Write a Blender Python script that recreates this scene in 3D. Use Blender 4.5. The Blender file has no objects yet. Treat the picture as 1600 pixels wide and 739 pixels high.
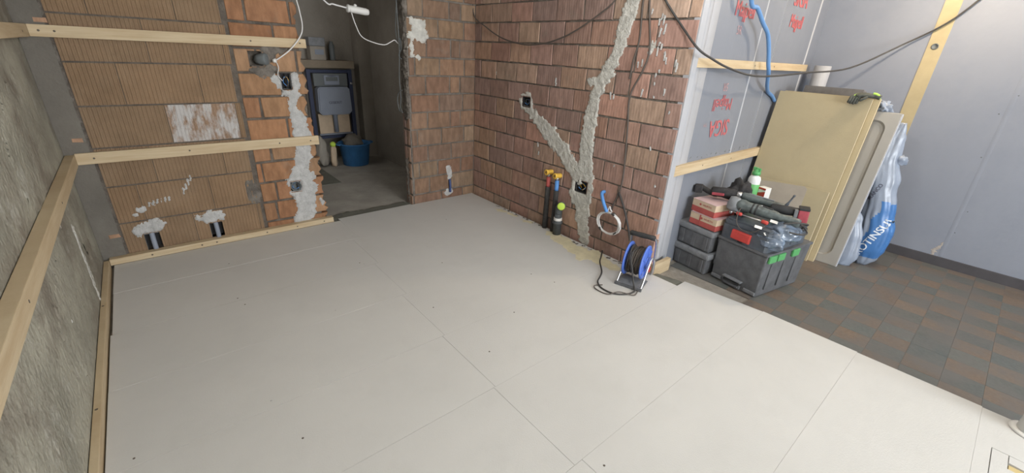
import bpy, bmesh, math, random
from mathutils import Vector, Matrix, noise
from mathutils.bvhtree import BVHTree
random.seed(7)
C = bpy.context.scene.collection
V = Vector

# ------------------------------------------------------------------ camera
cam = bpy.data.objects.new('camera', bpy.data.cameras.new('camera')); C.objects.link(cam)
yaw, pitch, roll = math.radians(41.198), math.radians(23.70), math.radians(3.106)
fwd = V((math.sin(yaw)*math.cos(pitch), math.cos(yaw)*math.cos(pitch), -math.sin(pitch)))
rt = V((math.cos(yaw), -math.sin(yaw), 0)); up = rt.cross(fwd)
Rv = math.cos(roll)*rt + math.sin(roll)*up; Uv = -math.sin(roll)*rt + math.cos(roll)*up
M = Matrix((Rv, Uv, -fwd)).transposed().to_4x4(); M.translation = V((-2.526, -3.557, 1.407))
cam.matrix_world = M
cam.data.sensor_width = 36; cam.data.lens = 657.6/1600*36; cam.data.clip_start = 0.02
bpy.context.scene.camera = cam

# ------------------------------------------------------------------ world, light, exposure
w = bpy.data.worlds.new('sky'); bpy.context.scene.world = w; w.use_nodes = True
bgn = w.node_tree.nodes['Background']; bgn.inputs[0].default_value = (0.62, 0.74, 1.0, 1); bgn.inputs[1].default_value = 1.2
def area(name, loc, target, sx, sy, power, col):
    l = bpy.data.lights.new(name, 'AREA'); l.shape = 'RECTANGLE'; l.size = sx; l.size_y = sy; l.energy = power; l.color = col
    o = bpy.data.objects.new(name, l); C.objects.link(o); o.location = loc
    o.rotation_euler = (V(target)-V(loc)).to_track_quat('-Z', 'Y').to_euler(); return o
area('window_daylight', (-0.55, -7.52, 1.55), (-0.30, 0, 1.3), 2.1, 1.3, 185, (0.93, 0.97, 1.0))
area('window_daylight', (-2.35, -7.52, 1.55), (-1.9, 0, 1.2), 0.8, 1.3, 60, (1.0, 0.97, 0.92))
area('hallway_fill', (-1.80, 1.25, 1.5), (-0.2, 1.3, 0.6), 0.9, 1.1, 5.5, (1.0, 0.94, 0.88))  # added fill lamp brightening the hallway, no source in view
sc = bpy.context.scene
sc.view_settings.view_transform = 'Standard'; sc.view_settings.look = 'None'
sc.view_settings.gamma = 1; sc.view_settings.use_curve_mapping = False
sc.view_settings.exposure = 0.0

# ------------------------------------------------------------------ materials
def mat(name, col, rough=0.7, noise_amt=0.0, nscale=8, bump=0.0, bscale=60, col2=None, metal=0, objcol=False,
        trans=0, spec=0.3, detail=5, stretch=(1, 1, 1), alpha=1, lo=0.35, hi=0.65, wave=0, wdir='X', wscale=10):
    m = bpy.data.materials.new(name); m.use_nodes = True; nt = m.node_tree; N = nt.nodes; L = nt.links
    b = N['Principled BSDF']; b.inputs['Roughness'].default_value = rough; b.inputs['Metallic'].default_value = metal
    b.inputs['Specular IOR Level'].default_value = spec
    b.inputs['Transmission Weight'].default_value = trans; b.inputs['Alpha'].default_value = alpha
    tc = N.new('ShaderNodeTexCoord'); mp = N.new('ShaderNodeMapping'); mp.inputs['Scale'].default_value = stretch
    g = N.new('ShaderNodeNewGeometry'); L.new(g.outputs['Position'], mp.inputs[0])
    if objcol:
        oi = N.new('ShaderNodeObjectInfo'); src = oi.outputs['Color']
    else:
        rgb = N.new('ShaderNodeRGB'); rgb.outputs[0].default_value = (*col, 1); src = rgb.outputs[0]
    if noise_amt or col2:
        n = N.new('ShaderNodeTexNoise'); n.inputs['Scale'].default_value = nscale; n.inputs['Detail'].default_value = detail
        n.inputs['Roughness'].default_value = 0.62
        L.new(mp.outputs[0], n.inputs['Vector'])
        mr = N.new('ShaderNodeMapRange'); mr.inputs[1].default_value = lo; mr.inputs[2].default_value = hi
        L.new(n.outputs[0], mr.inputs[0])
        mx = N.new('ShaderNodeMix'); mx.data_type = 'RGBA'
        if col2:
            L.new(mr.outputs[0], mx.inputs[0]); L.new(src, mx.inputs[6]); mx.inputs[7].default_value = (*col2, 1)
        else:
            mr.inputs[3].default_value = 1-noise_amt; mr.inputs[4].default_value = 1+noise_amt
            mx.blend_type = 'MULTIPLY'; mx.inputs[0].default_value = 1
            L.new(src, mx.inputs[6]); L.new(mr.outputs[0], mx.inputs[7])
        src = mx.outputs[2]
    L.new(src, b.inputs['Base Color'])
    hs = None
    if bump:
        n2 = N.new('ShaderNodeTexNoise'); n2.inputs['Scale'].default_value = bscale; n2.inputs['Detail'].default_value = 4
        L.new(mp.outputs[0], n2.inputs['Vector']); hs = n2.outputs[0]
        bp = N.new('ShaderNodeBump'); bp.inputs['Strength'].default_value = bump; bp.inputs['Distance'].default_value = 0.01
        L.new(hs, bp.inputs['Height']); L.new(bp.outputs[0], b.inputs['Normal'])
        if wave:
            wv = N.new('ShaderNodeTexWave'); wv.bands_direction = wdir; wv.inputs['Scale'].default_value = wscale
            wv.inputs['Distortion'].default_value = 0.7; wv.inputs['Detail'].default_value = 2
            L.new(g.outputs['Position'], wv.inputs['Vector'])
            ad = N.new('ShaderNodeMath'); ad.operation = 'MULTIPLY_ADD'; ad.inputs[1].default_value = wave
            L.new(wv.outputs[1], ad.inputs[0]); L.new(hs, ad.inputs[2]); L.new(ad.outputs[0], bp.inputs['Height'])
    return m
def stain(m, col, scale, lo, hi, stretch=(1, 1, 1), strength=1.0, seed=0):
    """mix a second colour over the base through a noise mask"""
    nt = m.node_tree; N = nt.nodes; L = nt.links; b = N['Principled BSDF']
    old = b.inputs['Base Color'].links[0].from_socket
    g = N.new('ShaderNodeNewGeometry'); mp = N.new('ShaderNodeMapping'); mp.inputs['Scale'].default_value = stretch
    mp.inputs['Location'].default_value = (seed*3.1, seed*1.7, seed); L.new(g.outputs['Position'], mp.inputs[0])
    n = N.new('ShaderNodeTexNoise'); n.inputs['Scale'].default_value = scale; n.inputs['Detail'].default_value = 6
    n.inputs['Roughness'].default_value = 0.65
    L.new(mp.outputs[0], n.inputs['Vector'])
    mr = N.new('ShaderNodeMapRange'); mr.inputs[1].default_value = lo; mr.inputs[2].default_value = hi; mr.inputs[4].default_value = strength
    L.new(n.outputs[0], mr.inputs[0])
    mx = N.new('ShaderNodeMix'); mx.data_type = 'RGBA'; L.new(mr.outputs[0], mx.inputs[0]); L.new(old, mx.inputs[6])
    mx.inputs[7].default_value = (*col, 1); L.new(mx.outputs[2], b.inputs['Base Color']); return m

MT = {}
MT['brick'] = stain(mat('fired_clay', (1, 1, 1), 0.9, 0.20, 9, 0.22, 90, objcol=True, stretch=(3, 3, 1), spec=0.15, wave=0.5, wdir='Y', wscale=14), (0.25, 0.215, 0.18), 7, 0.58, 0.75, strength=0.5)
MT['poro'] = stain(mat('ribbed_clay', (1, 1, 1), 0.9, 0.10, 5, 0.3, 120, objcol=True, spec=0.15), (0.30, 0.225, 0.155), 3, 0.52, 0.75, strength=0.45)
MT['poro_white'] = stain(mat('ribbed_clay_whitewashed', (1, 1, 1), 0.9, 0.15, 5, 0.5, 90, objcol=True, spec=0.15), (0.50, 0.49, 0.485), 13, 0.40, 0.56, stretch=(1.6, 1, 0.6), strength=0.9, seed=2)
MT['mortar'] = mat('grey_mortar', (0.165, 0.148, 0.13), 0.95, 0.35, 12, 0.9, 70, spec=0.1)
MT['joint'] = mat('dark_joint', (0.13, 0.112, 0.095), 0.95, 0.3, 12, 0.9, 70, spec=0.1)
MT['plaster'] = mat('filler_plaster', (0.56, 0.555, 0.52), 0.9, 0.16, 22, 0.9, 90, spec=0.15)
MT['plaster_w'] = mat('white_plaster', (0.46, 0.46, 0.455), 0.9, 0.14, 25, 0.8, 90, spec=0.15)
MT['cement'] = stain(stain(mat('cement_render', (0.34, 0.33, 0.275), 0.93, 0.20, 3.5, 1.0, 38, spec=0.12), (0.20, 0.175, 0.145), 2.3, 0.46, 0.60, strength=0.75), (0.44, 0.43, 0.385), 7, 0.58, 0.68, strength=0.65, seed=3)
MT['cement2'] = stain(mat('smooth_render', (0.155, 0.143, 0.125), 0.9, 0.10, 3, 0.4, 55, spec=0.12), (0.20, 0.19, 0.165), 4, 0.5, 0.7, strength=0.7)
MT['wood'] = mat('pine_batten', (0.56, 0.46, 0.31), 0.65, 0.0, 5, 0.15, 60, col2=(0.47, 0.36, 0.225), stretch=(0.6, 0.6, 9), spec=0.25)
MT['wood_d'] = mat('pine_end_grain', (0.55, 0.38, 0.2), 0.8, 0.2, 30)
MT['board'] = stain(mat('cement_floor_board', (0.56, 0.555, 0.535), 0.62, 0.035, 1.2, 0.10, 160, spec=0.3), (0.50, 0.495, 0.475), 5, 0.52, 0.75, strength=0.35)
MT['concrete'] = stain(mat('concrete_subfloor', (0.27, 0.245, 0.21), 0.9, 0.2, 6, 0.7, 50), (0.36, 0.34, 0.30), 10, 0.55, 0.7, strength=0.6)
MT['level'] = mat('grey_levelling_compound', (0.15, 0.15, 0.125), 0.9, 0.1, 10, 0.3, 60)
MT['tile'] = stain(mat('speckled_floor_tile', (1, 1, 1), 0.62, 0.10, 60, 0.05, 90, objcol=True, spec=0.3), (0.128, 0.122, 0.117), 5, 0.36, 0.60, strength=0.8)
MT['white_wall'] = stain(stain(mat('white_painted_wall', (0.25, 0.272, 0.325), 0.75, 0.03, 1.5, 0.12, 30, spec=0.25), (0.215, 0.24, 0.30), 2.5, 0.5, 0.7, strength=0.5), (0.27, 0.295, 0.35), 3, 0.55, 0.8, stretch=(1, 1, .35), strength=0.5, seed=5)
MT['membrane'] = mat('vapour_membrane', (0.195, 0.212, 0.25), 0.45, 0.04, 2.5, 0.35, 7, spec=0.4, stretch=(1, 1, 0.4))
MT['fleece'] = mat('white_tape_fleece', (0.39, 0.40, 0.43), 0.6, 0.05, 8, 0.35, 14, spec=0.3, stretch=(1, 1, 0.3))
MT['redprint'] = mat('red_print', (0.46, 0.125, 0.135), 0.6)
MT['greyprint'] = mat('dark_print', (0.09, 0.09, 0.13), 0.6)
MT['pinkprint'] = mat('pale_red_print', (0.42, 0.27, 0.29), 0.6)
MT['ytape'] = mat('yellow_strip', (0.42, 0.355, 0.22), 0.6, 0.06, 6)
MT['base'] = mat('dark_skirting', (0.075, 0.072, 0.08), 0.55, 0.1, 6)
MT['paint_w'] = mat('white_ceiling_paint', (0.75, 0.74, 0.72), 0.8)
MT['black'] = mat('black_plastic', (0.115, 0.12, 0.13), 0.5, 0.18, 18, 0.1, 40, spec=0.4)
MT['lid'] = mat('dusty_dark_grey_plastic', (0.20, 0.21, 0.225), 0.5, 0.15, 20, spec=0.4)
MT['bluegrey'] = mat('dark_blue_grey_plastic', (0.085, 0.10, 0.12), 0.42, 0.2, 15, spec=0.45)
MT['rubber'] = mat('black_rubber', (0.035, 0.036, 0.038), 0.6, 0.15, 20)
MT['tool'] = mat('dusty_tool_body', (0.09, 0.11, 0.11), 0.4, 0.35, 26, 0.2, 50, spec=0.5)
MT['red'] = mat('red_plastic', (0.50, 0.06, 0.05), 0.4, 0.1, 20, spec=0.4)
MT['reds'] = mat('dusty_red_plastic', (0.36, 0.07, 0.09), 0.5, 0.15, 20)
MT['green'] = mat('green_plastic', (0.10, 0.36, 0.13), 0.45, spec=0.4)
MT['steel'] = mat('brushed_steel', (0.55, 0.56, 0.58), 0.32, 0.1, 30, metal=0.9)
MT['blue'] = mat('blue_reel_plastic', (0.085, 0.17, 0.58), 0.4, 0.12, 15, spec=0.45)
MT['conduit'] = mat('blue_corrugated_conduit', (0.10, 0.27, 0.62), 0.5, 0.08, 20)
MT['hose'] = mat('light_blue_hose', (0.13, 0.27, 0.52), 0.45)
MT['cable'] = mat('black_cable', (0.055, 0.053, 0.052), 0.5)
MT['gcable'] = mat('grey_brown_cable', (0.10, 0.085, 0.075), 0.6)
MT['wcable'] = mat('white_cable', (0.68, 0.68, 0.68), 0.45)
MT['yellowcap'] = mat('yellow_pipe_plug', (0.75, 0.47, 0.08), 0.45)
MT['neon'] = mat('lime_cap', (0.52, 0.72, 0.10), 0.45)
MT['insul'] = mat('black_pipe_insulation', (0.045, 0.044, 0.043), 0.8, 0.25, 30, 0.3, 60)
MT['drain'] = mat('grey_drain_pipe', (0.085, 0.095, 0.10), 0.5, 0.15, 20)
MT['foam'] = mat('yellow_foam_board', (0.44, 0.375, 0.245), 0.8, 0.04, 3, 0.15, 120, spec=0.2)
MT['foam_edge'] = mat('yellow_foam_edge', (0.55, 0.44, 0.225), 0.85, 0.06, 12, 0.2, 80, spec=0.2)
MT['foam_line'] = mat('white_facing_edge', (0.76, 0.72, 0.62), 0.7)
MT['film'] = mat('grey_adhesive_film', (0.42, 0.37, 0.31), 0.5, 0.06, 8)
MT['tray'] = mat('grey_white_acrylic', (0.33, 0.32, 0.30), 0.38, 0.02, 4, spec=0.45)
MT['tray_e'] = mat('white_acrylic_edge', (0.52, 0.55, 0.62), 0.35, spec=0.45)
MT['darkfoam'] = mat('dark_grey_foam', (0.145, 0.14, 0.14), 0.9, 0.1, 20)
MT['bag'] = mat('white_plastic_sack', (0.27, 0.315, 0.40), 0.33, 0.06, 8, 0.25, 18, spec=0.5)
MT['bagblue'] = mat('blue_printed_sack', (0.055, 0.17, 0.42), 0.35, 0.08, 8, 0.25, 18, spec=0.5)
MT['whiteprint'] = mat('white_print', (0.72, 0.77, 0.84), 0.5)
MT['clear'] = mat('crumpled_clear_film', (0.14, 0.18, 0.24), 0.16, 0.35, 18, 0.6, 25, spec=0.8)
MT['card'] = mat('beige_carton', (0.56, 0.44, 0.32), 0.75, 0.06, 12)
MT['cardred'] = mat('dull_red_carton', (0.40, 0.09, 0.08), 0.65, 0.08, 12)
MT['cardtop'] = mat('pinkish_carton_lid', (0.50, 0.37, 0.38), 0.7, 0.08, 12)
MT['bottle'] = mat('white_bottle_plastic', (0.74, 0.76, 0.76), 0.35, spec=0.4)
MT['label_g'] = mat('green_bottle_label', (0.14, 0.44, 0.15), 0.5)
MT['fabric'] = mat('black_fabric', (0.035, 0.034, 0.036), 0.9, 0.3, 30, 0.5, 60)
MT['glovegrey'] = mat('grey_glove_knit', (0.085, 0.09, 0.08), 0.9, 0.2, 60, 0.4, 90)
MT['glovegreen'] = mat('lime_glove_band', (0.38, 0.62, 0.12), 0.8)
MT['dark'] = mat('dark_box_inside', (0.025, 0.024, 0.026), 0.7)
MT['greybox'] = mat('grey_socket_plastic', (0.14, 0.155, 0.16), 0.5)
MT['hallwall'] = mat('unlit_hall_render', (0.30, 0.275, 0.24), 0.95, 0.12, 2, 0.5, 40)
MT['hallfloor'] = mat('hall_screed', (0.33, 0.31, 0.275), 0.9, 0.14, 4, 0.4, 40)
MT['cistern'] = mat('pale_blue_grey_cistern', (0.24, 0.27, 0.33), 0.5, 0.05, 5)
MT['frame'] = mat('navy_steel_frame', (0.035, 0.045, 0.09), 0.5)
MT['tub'] = mat('blue_builder_tub', (0.045, 0.16, 0.36), 0.5, 0.15, 8)
MT['brass'] = mat('dark_screw_steel', (0.12, 0.10, 0.08), 0.5, metal=0.3)
MT['whitepl'] = mat('white_enamel', (0.72, 0.72, 0.70), 0.4, spec=0.4)
MT['bulb'] = bpy.data.materials.new('lit_bulb'); MT['bulb'].use_nodes = True
_b = MT['bulb'].node_tree.nodes['Principled BSDF']; _b.inputs['Emission Color'].default_value = (1, .78, .5, 1); _b.inputs['Emission Strength'].default_value = 20

# ------------------------------------------------------------------ helpers
def link(name, me, m=None, parent=None, mats=None):
    o = bpy.data.objects.new(name, me); C.objects.link(o)
    if m is not None and not me.materials: me.materials.append(MT[m] if isinstance(m, str) else m)
    if mats: [me.materials.append(MT[x]) for x in mats]
    if parent is not None: o.parent = parent
    return o
def fin(bm, name, m=None, parent=None, smooth=False, mats=None):
    bmesh.ops.recalc_face_normals(bm, faces=bm.faces)
    me = bpy.data.meshes.new(name); bm.to_mesh(me); bm.free()
    if smooth:
        for p in me.polygons: p.use_smooth = True
    return link(name, me, m, parent, mats)
def tag(o, label=None, cat=None, group=None, kind=None):
    if label: o['label'] = label
    if cat: o['category'] = cat
    if group: o['group'] = group
    if kind: o['kind'] = kind
    return o
def empty(name, loc, label, cat, group=None, rz=0):
    o = bpy.data.objects.new(name, None); C.objects.link(o); o.location = loc; o.rotation_euler = (0, 0, rz)
    o.empty_display_size = 0.05
    return tag(o, label, cat, group)
def abox(bm, a, b, mi=0, bev=0, mtx=None):
    x0, x1 = sorted((a[0], b[0])); y0, y1 = sorted((a[1], b[1])); z0, z1 = sorted((a[2], b[2]))
    vs = [bm.verts.new(p) for p in ((x0, y0, z0), (x1, y0, z0), (x1, y1, z0), (x0, y1, z0), (x0, y0, z1), (x1, y0, z1), (x1, y1, z1), (x0, y1, z1))]
    fs = [bm.faces.new([vs[i] for i in f]) for f in ((3, 2, 1, 0), (4, 5, 6, 7), (0, 1, 5, 4), (1, 2, 6, 5), (2, 3, 7, 6), (3, 0, 4, 7))]
    for f in fs: f.material_index = mi
    if bev:
        es = list({e for f in fs for e in f.edges})
        r = bmesh.ops.bevel(bm, geom=es, offset=bev, segments=2, affect='EDGES', profile=0.6)
        vs = list({v for f in r['faces'] for v in f.verts} | {v for v in vs if v.is_valid})
        for f in r['faces']: f.material_index = mi
    if mtx is not None:
        for v in vs:
            if v.is_valid: v.co = mtx @ v.co
    return vs
def box(name, a, b, m, parent=None, bev=0, mtx=None):
    bm = bmesh.new(); abox(bm, a, b, 0, bev, mtx); return fin(bm, name, m, parent)
def catmull(pts, n=6):
    P = [V(p) for p in pts]
    if len(P) < 3: return P
    P = [2*P[0]-P[1]] + P + [2*P[-1]-P[-2]]; out = []
    for i in range(1, len(P)-2):
        for k in range(n):
            t = k/n; a, b, c, d = P[i-1:i+3]
            out.append(0.5*((2*b)+(c-a)*t+(2*a-5*b+4*c-d)*t*t+(3*b-a-3*c+d)*t**3))
    out.append(P[-2]); return out
def atube(bm, pts, r, seg=8, mi=0, cap=True):
    P = [V(p) for p in pts]; rs = r if isinstance(r, (list, tuple)) else [r]*len(P)
    rings = []; n0 = None
    for i, q in enumerate(P):
        t = (P[min(i+1, len(P)-1)]-P[max(i-1, 0)])
        if t.length < 1e-9: t = V((0, 0, 1))
        t.normalize()
        if n0 is None:
            n0 = t.orthogonal().normalized()
        n0 = (n0-t*n0.dot(t))
        n0 = n0.normalized() if n0.length > 1e-6 else t.orthogonal().normalized()
        bb = t.cross(n0)
        rings.append([bm.verts.new(q+rs[i]*(math.cos(2*math.pi*k/seg)*n0+math.sin(2*math.pi*k/seg)*bb)) for k in range(seg)])
    for a, b in zip(rings, rings[1:]):
        for k in range(seg):
            f = bm.faces.new((a[k], a[(k+1) % seg], b[(k+1) % seg], b[k])); f.material_index = mi
    if cap:
        bm.faces.new(rings[0][::-1]).material_index = mi; bm.faces.new(rings[-1]).material_index = mi
def tube(name, pts, r, m, parent=None, seg=8, n=6):
    bm = bmesh.new(); P = catmull(pts, n) if n else pts; atube(bm, P, r, seg); return fin(bm, name, m, parent, True)
def alathe(bm, prof, base, axis=(0, 0, 1), seg=20, mi=0):
    ax = V(axis).normalized(); n = ax.orthogonal().normalized(); b = ax.cross(n); base = V(base); rings = []
    for r, h in prof:
        rings.append([bm.verts.new(base+ax*h+max(r, 1e-4)*(math.cos(2*math.pi*k/seg)*n+math.sin(2*math.pi*k/seg)*b)) for k in range(seg)])
    for i, (p, q) in enumerate(zip(rings, rings[1:])):
        for k in range(seg):
            bm.faces.new((p[k], p[(k+1) % seg], q[(k+1) % seg], q[k])).material_index = mi
    bm.faces.new(rings[0][::-1]).material_index = mi; bm.faces.new(rings[-1]).material_index = mi
def lathe(name, prof, base, m, parent=None, axis=(0, 0, 1), seg=20, smooth=True):
    bm = bmesh.new(); alathe(bm, prof, base, axis, seg); o = fin(bm, name, m, parent, smooth)
    return o
def prism(name, poly, z0, z1, m, parent=None, frame=None, bev=0):
    """poly in (u,v); frame = (origin,u,v,n); extruded from z0 to z1 along n"""
    o_, u_, v_, n_ = frame or (V((0, 0, 0)), V((1, 0, 0)), V((0, 1, 0)), V((0, 0, 1)))
    bm = bmesh.new()
    A = [bm.verts.new(o_+u_*p[0]+v_*p[1]+n_*z0) for p in poly]; B = [bm.verts.new(o_+u_*p[0]+v_*p[1]+n_*z1) for p in poly]
    bm.faces.new(A[::-1]); top = bm.faces.new(B); k = len(poly)
    for i in range(k): bm.faces.new((A[i], A[(i+1) % k], B[(i+1) % k], B[i]))
    if bev: bmesh.ops.bevel(bm, geom=list(top.edges), offset=bev, segments=2, affect='EDGES')
    return fin(bm, name, m, parent)
def text(name, s, size, origin, u, v, m, parent=None, off=0.0015, depth=0.0006, align='CENTER', shear=0, squash=1.0, bold=0.0):
    cu = bpy.data.curves.new(name, 'FONT'); cu.body = s; cu.size = size; cu.align_x = align; cu.align_y = 'CENTER'
    cu.shear = shear; cu.resolution_u = 4
    to = bpy.data.objects.new(name, cu); C.objects.link(to)
    bpy.context.view_layer.update()
    me = bpy.data.meshes.new_from_object(to.evaluated_get(bpy.context.evaluated_depsgraph_get()))
    bpy.data.objects.remove(to); bpy.data.curves.remove(cu)
    u = V(u).normalized(); v = V(v).normalized(); n = u.cross(v)
    for vt in me.vertices: vt.co = V(origin)+u*vt.co.x*squash+v*vt.co.y+n*off
    if bold:   # heavier strokes: two more copies of the outline shifted sideways
        bm = bmesh.new(); bm.from_mesh(me); g0 = list(bm.verts)+list(bm.edges)+list(bm.faces)
        for k in (-1, 1):
            d = bmesh.ops.duplicate(bm, geom=g0)['geom']
            for e in d:
                if isinstance(e, bmesh.types.BMVert): e.co += u*bold*size*k+n*.0002*k
        bm.to_mesh(me); bm.free()
    me.materials.clear(); me.materials.append(MT[m])
    o = bpy.data.objects.new(name, me); C.objects.link(o)
    if parent is not None: o.parent = parent
    return o
# frames of the wall planes: (origin, u, v, outward normal towards the room)
X0, Y0, Z0 = V((1, 0, 0)), V((0, 1, 0)), V((0, 0, 1))
F_BACK = (V((0, 0, 0)), X0, Z0, -Y0)
F_MID = (V((0, 0, 0)), Y0, Z0, -X0)
F_LEFT = (V((-2.945, 0, 0)), Y0, Z0, X0)
F_JAMB = (V((-0.71, 0, 0)), Y0, Z0, -X0)
F_SIDE = (V((2.17, 0, 0)), Y0, Z0, -X0)
def sd_caps(u, v, caps):
    d = 9
    for (a, b, r0, c, e, r1) in caps:
        dx, dy = c-a, e-b; L2 = dx*dx+dy*dy
        t = 0 if L2 < 1e-9 else max(0, min(1, ((u-a)*dx+(v-b)*dy)/L2))
        d = min(d, math.hypot(u-a-t*dx, v-b-t*dy)-(r0+(r1-r0)*t))
    return d
def patch(name, caps, frame, m, parent, thick=0.009, res=0.008, amp=0.016, freq=26, holes=(), seed=0, rough=0.004, inset=0.0):
    us = [c[0] for c in caps]+[c[3] for c in caps]; vs = [c[1] for c in caps]+[c[4] for c in caps]; R = max(max(c[2], c[5]) for c in caps)+0.04
    u0, u1, v0, v1 = min(us)-R, max(us)+R, min(vs)-R, max(vs)+R
    nu, nv = int((u1-u0)/res)+1, int((v1-v0)/res)+1
    O, U, W, Nn = frame; S = {}
    for i in range(nu+1):
        for j in range(nv+1):
            u, v = u0+i*res, v0+j*res
            d = sd_caps(u, v, caps)
            if d > 0.05: continue
            d += amp*(noise.noise(V((u*freq, v*freq, seed)))+0.6*noise.noise(V((u*freq*3, v*freq*3, seed+5))))
            for (a, b, ru, rv) in holes: d = max(d, min(0.03, min(ru-abs(u-a), rv-abs(v-b))))
            S[(i, j)] = d
    bm = bmesh.new(); vv = {}
    def vert(k):
        if k not in vv:
            u, v = u0+k[0]*res, v0+k[1]*res; d = S[k]
            h = thick*min(1, max(0, -d/0.010))
            h += (rough*noise.noise(V((u*34, v*34, seed+9)))+rough*0.7*noise.noise(V((u*80, v*30, seed+19))))*min(1, max(0, -d/0.006))
            vv[k] = bm.verts.new(O+U*u+W*v+Nn*(max(h, 0.0)-inset-(0.004 if d > 0 else 0)))
        return vv[k]
    for (i, j), d in S.items():
        ks = [(i, j), (i+1, j), (i+1, j+1), (i, j+1)]
        if all(k in S for k in ks) and sum(S[k] < 0 for k in ks) >= 2: bm.faces.new([vert(k) for k in ks])
    me = bpy.data.meshes.new(name); bm.normal_update(); bm.to_mesh(me); bm.free()
    for p in me.polygons: p.use_smooth = True
    return link(name, me, m, parent)
def brick(frame, u0, u1, v0, v1, col, parent, depth=0.05, ribs=0, m='brick', jag=None, holes=(), slope=0.0):
    """one brick; face proud of the mortar, corners worn, edges chamfered"""
    O, U, W, Nn = frame; rj = lambda a: random.uniform(-a, a)
    bm = bmesh.new(); h0 = 0.006+rj(0.0022)
    rects = [(u0, u1, v0, v1)]
    for (a, b, ru, rv) in holes:
        nr = []
        for (p, q, r, s) in rects:
            A, B, Cc, D = a-ru, a+ru, b-rv, b+rv
            if A >= q or B <= p or Cc >= s or D <= r: nr.append((p, q, r, s)); continue
            if p < A: nr.append((p, A, r, s))
            if q > B: nr.append((B, q, r, s))
            lo, hi = max(p, A), min(q, B)
            if r < Cc: nr.append((lo, hi, r, Cc))
            if s > D: nr.append((lo, hi, D, s))
        rects = nr
    for (a, b, c, d) in rects:
        if b-a < 0.006 or d-c < 0.006: continue
        if ribs and len(rects) >= 1:
            n = max(2, int(round((b-a)/0.0205))); prof = []
            for i in range(n):
                x = a+(b-a)*i/n; wd = (b-a)/n
                prof += [(x+wd*0.08, 0.0), (x+wd*0.22, -0.0028), (x+wd*0.55, -0.0028), (x+wd*0.70, 0.0)]
            prof = [(a, 0.0)]+prof[1:]+[(b, 0.0)]
            lo = [bm.verts.new(O+U*x+W*c+Nn*(h0+h)) for x, h in prof]; hi = [bm.verts.new(O+U*x+W*d+Nn*(h0+h)) for x, h in prof]
            lb = [bm.verts.new(O+U*x+W*c-Nn*depth) for x in (a, b)]; hb = [bm.verts.new(O+U*x+W*d-Nn*depth) for x in (a, b)]
            for i in range(len(prof)-1): bm.faces.new((lo[i], lo[i+1], hi[i+1], hi[i]))
            bm.faces.new([lb[0]]+[lb[1]]+lo[::-1]); bm.faces.new(hi+[hb[1], hb[0]])
            bm.faces.new((lo[0], hi[0], hb[0], lb[0])); bm.faces.new((lo[-1], lb[1], hb[1], hi[-1]))
            continue
        j = 0.003 if len(rects) == 1 else 0.0
        out = [(a+rj(j), c+rj(j)), (b+rj(j), c+rj(j)), (b+rj(j), d+rj(j)), (a+rj(j), d+rj(j))]
        if jag and abs(b-u1) < 1e-6:
            k = 5; mid = [(b+random.uniform(-0.022, 0.016), c+(d-c)*(i+1)/(k+1)) for i in range(k)]
            out = [out[0], (b+rj(.012), c)]+mid+[(b+rj(.012), d), out[3]]
        if jag == 'left' and abs(a-u0) < 1e-6: pass
        cx = sum(p[0] for p in out)/len(out); cy = sum(p[1] for p in out)/len(out); ch = 0.0035
        tilt = (rj(0.006), rj(0.008))
        inn = []
        for p in out:
            dx, dy = p[0]-cx, p[1]-cy; l = math.hypot(dx, dy); inn.append((p[0]-dx/l*ch*1.4, p[1]-dy/l*ch*1.4))
        Q = lambda p, h: bm.verts.new(O+U*p[0]+W*p[1]+Nn*(h+tilt[0]*(p[0]-cx)*2+tilt[1]*(p[1]-cy)*2))
        I = [Q(p, h0) for p in inn]; E = [Q(p, h0-ch) for p in out]; K = [Q(p, -depth) for p in out]; n = len(out)
        bm.faces.new(I)
        for i in range(n):
            bm.faces.new((I[i], E[i], E[(i+1) % n], I[(i+1) % n])); bm.faces.new((E[i], K[i], K[(i+1) % n], E[(i+1) % n]))
    if not bm.faces: bm.free(); return None
    o = fin(bm, 'brick', m, parent); o.color = (*col, 1); return o
def vary(c, a=0.12):
    k = 1+random.uniform(-a, a); s = random.uniform(-a, a)*0.35
    return (min(1, c[0]*k*(1+s)), min(1, c[1]*k), min(1, c[2]*k*(1-s)))

YM = -2.15   # plane of the membrane wall
mx = lambda x: 1.0293*x+0.074
mz = lambda z: 1.0293*z-0.041
# ------------------------------------------------------------------ wall data (metres)
ZJ = [0.086, 0.247, 0.399, 0.553, 0.706, 0.858, 1.013, 1.168, 1.321, 1.476, 1.63, 1.776]
ZP = [0.252, 0.499, 0.743, 0.989, 1.231, 1.477]
ZQ = [0.085+0.157*k for k in range(12)]
RW = {0: [-0.358, -0.617, -0.879, -1.141, -1.409, -1.672, -1.936], 1: [-0.22, -0.479, -0.747, -1.013, -1.282, -1.5, -1.732, -2.009], 2: [-0.124, -0.365, -0.626, -0.878, -1.144, -1.4, -1.65, -1.923], 3: [-0.258, -0.519, -0.768, -1.029, -1.274, -1.496, -1.819, -2.088], 4: [-0.092, -0.363, -0.63, -0.89, -1.139, -1.379, -1.665, -1.923], 5: [-0.254, -0.512, -0.783, -1.064, -1.303, -1.549, -1.839, -2.088], 6: [-0.092, -0.355, -0.61, -0.874, -1.134, -1.389, -1.648, -1.798, -1.922], 7: [-0.259, -0.518, -0.786, -1.033, -1.297, -1.54, -1.8, -2.078], 8: [-0.103, -0.338, -0.615, -0.88, -1.144, -1.401, -1.658, -1.783, -1.934], 9: [-0.254, -0.521, -0.78, -1.035, -1.297, -1.564, -1.796, -2.079], 10: [-0.102, -0.356, -0.621, -0.876, -1.142, -1.4, -1.649, -1.927], 11: [-0.248, -0.517, -0.777, -1.045, -1.311, -1.571, -1.832, -2.112]}
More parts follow.
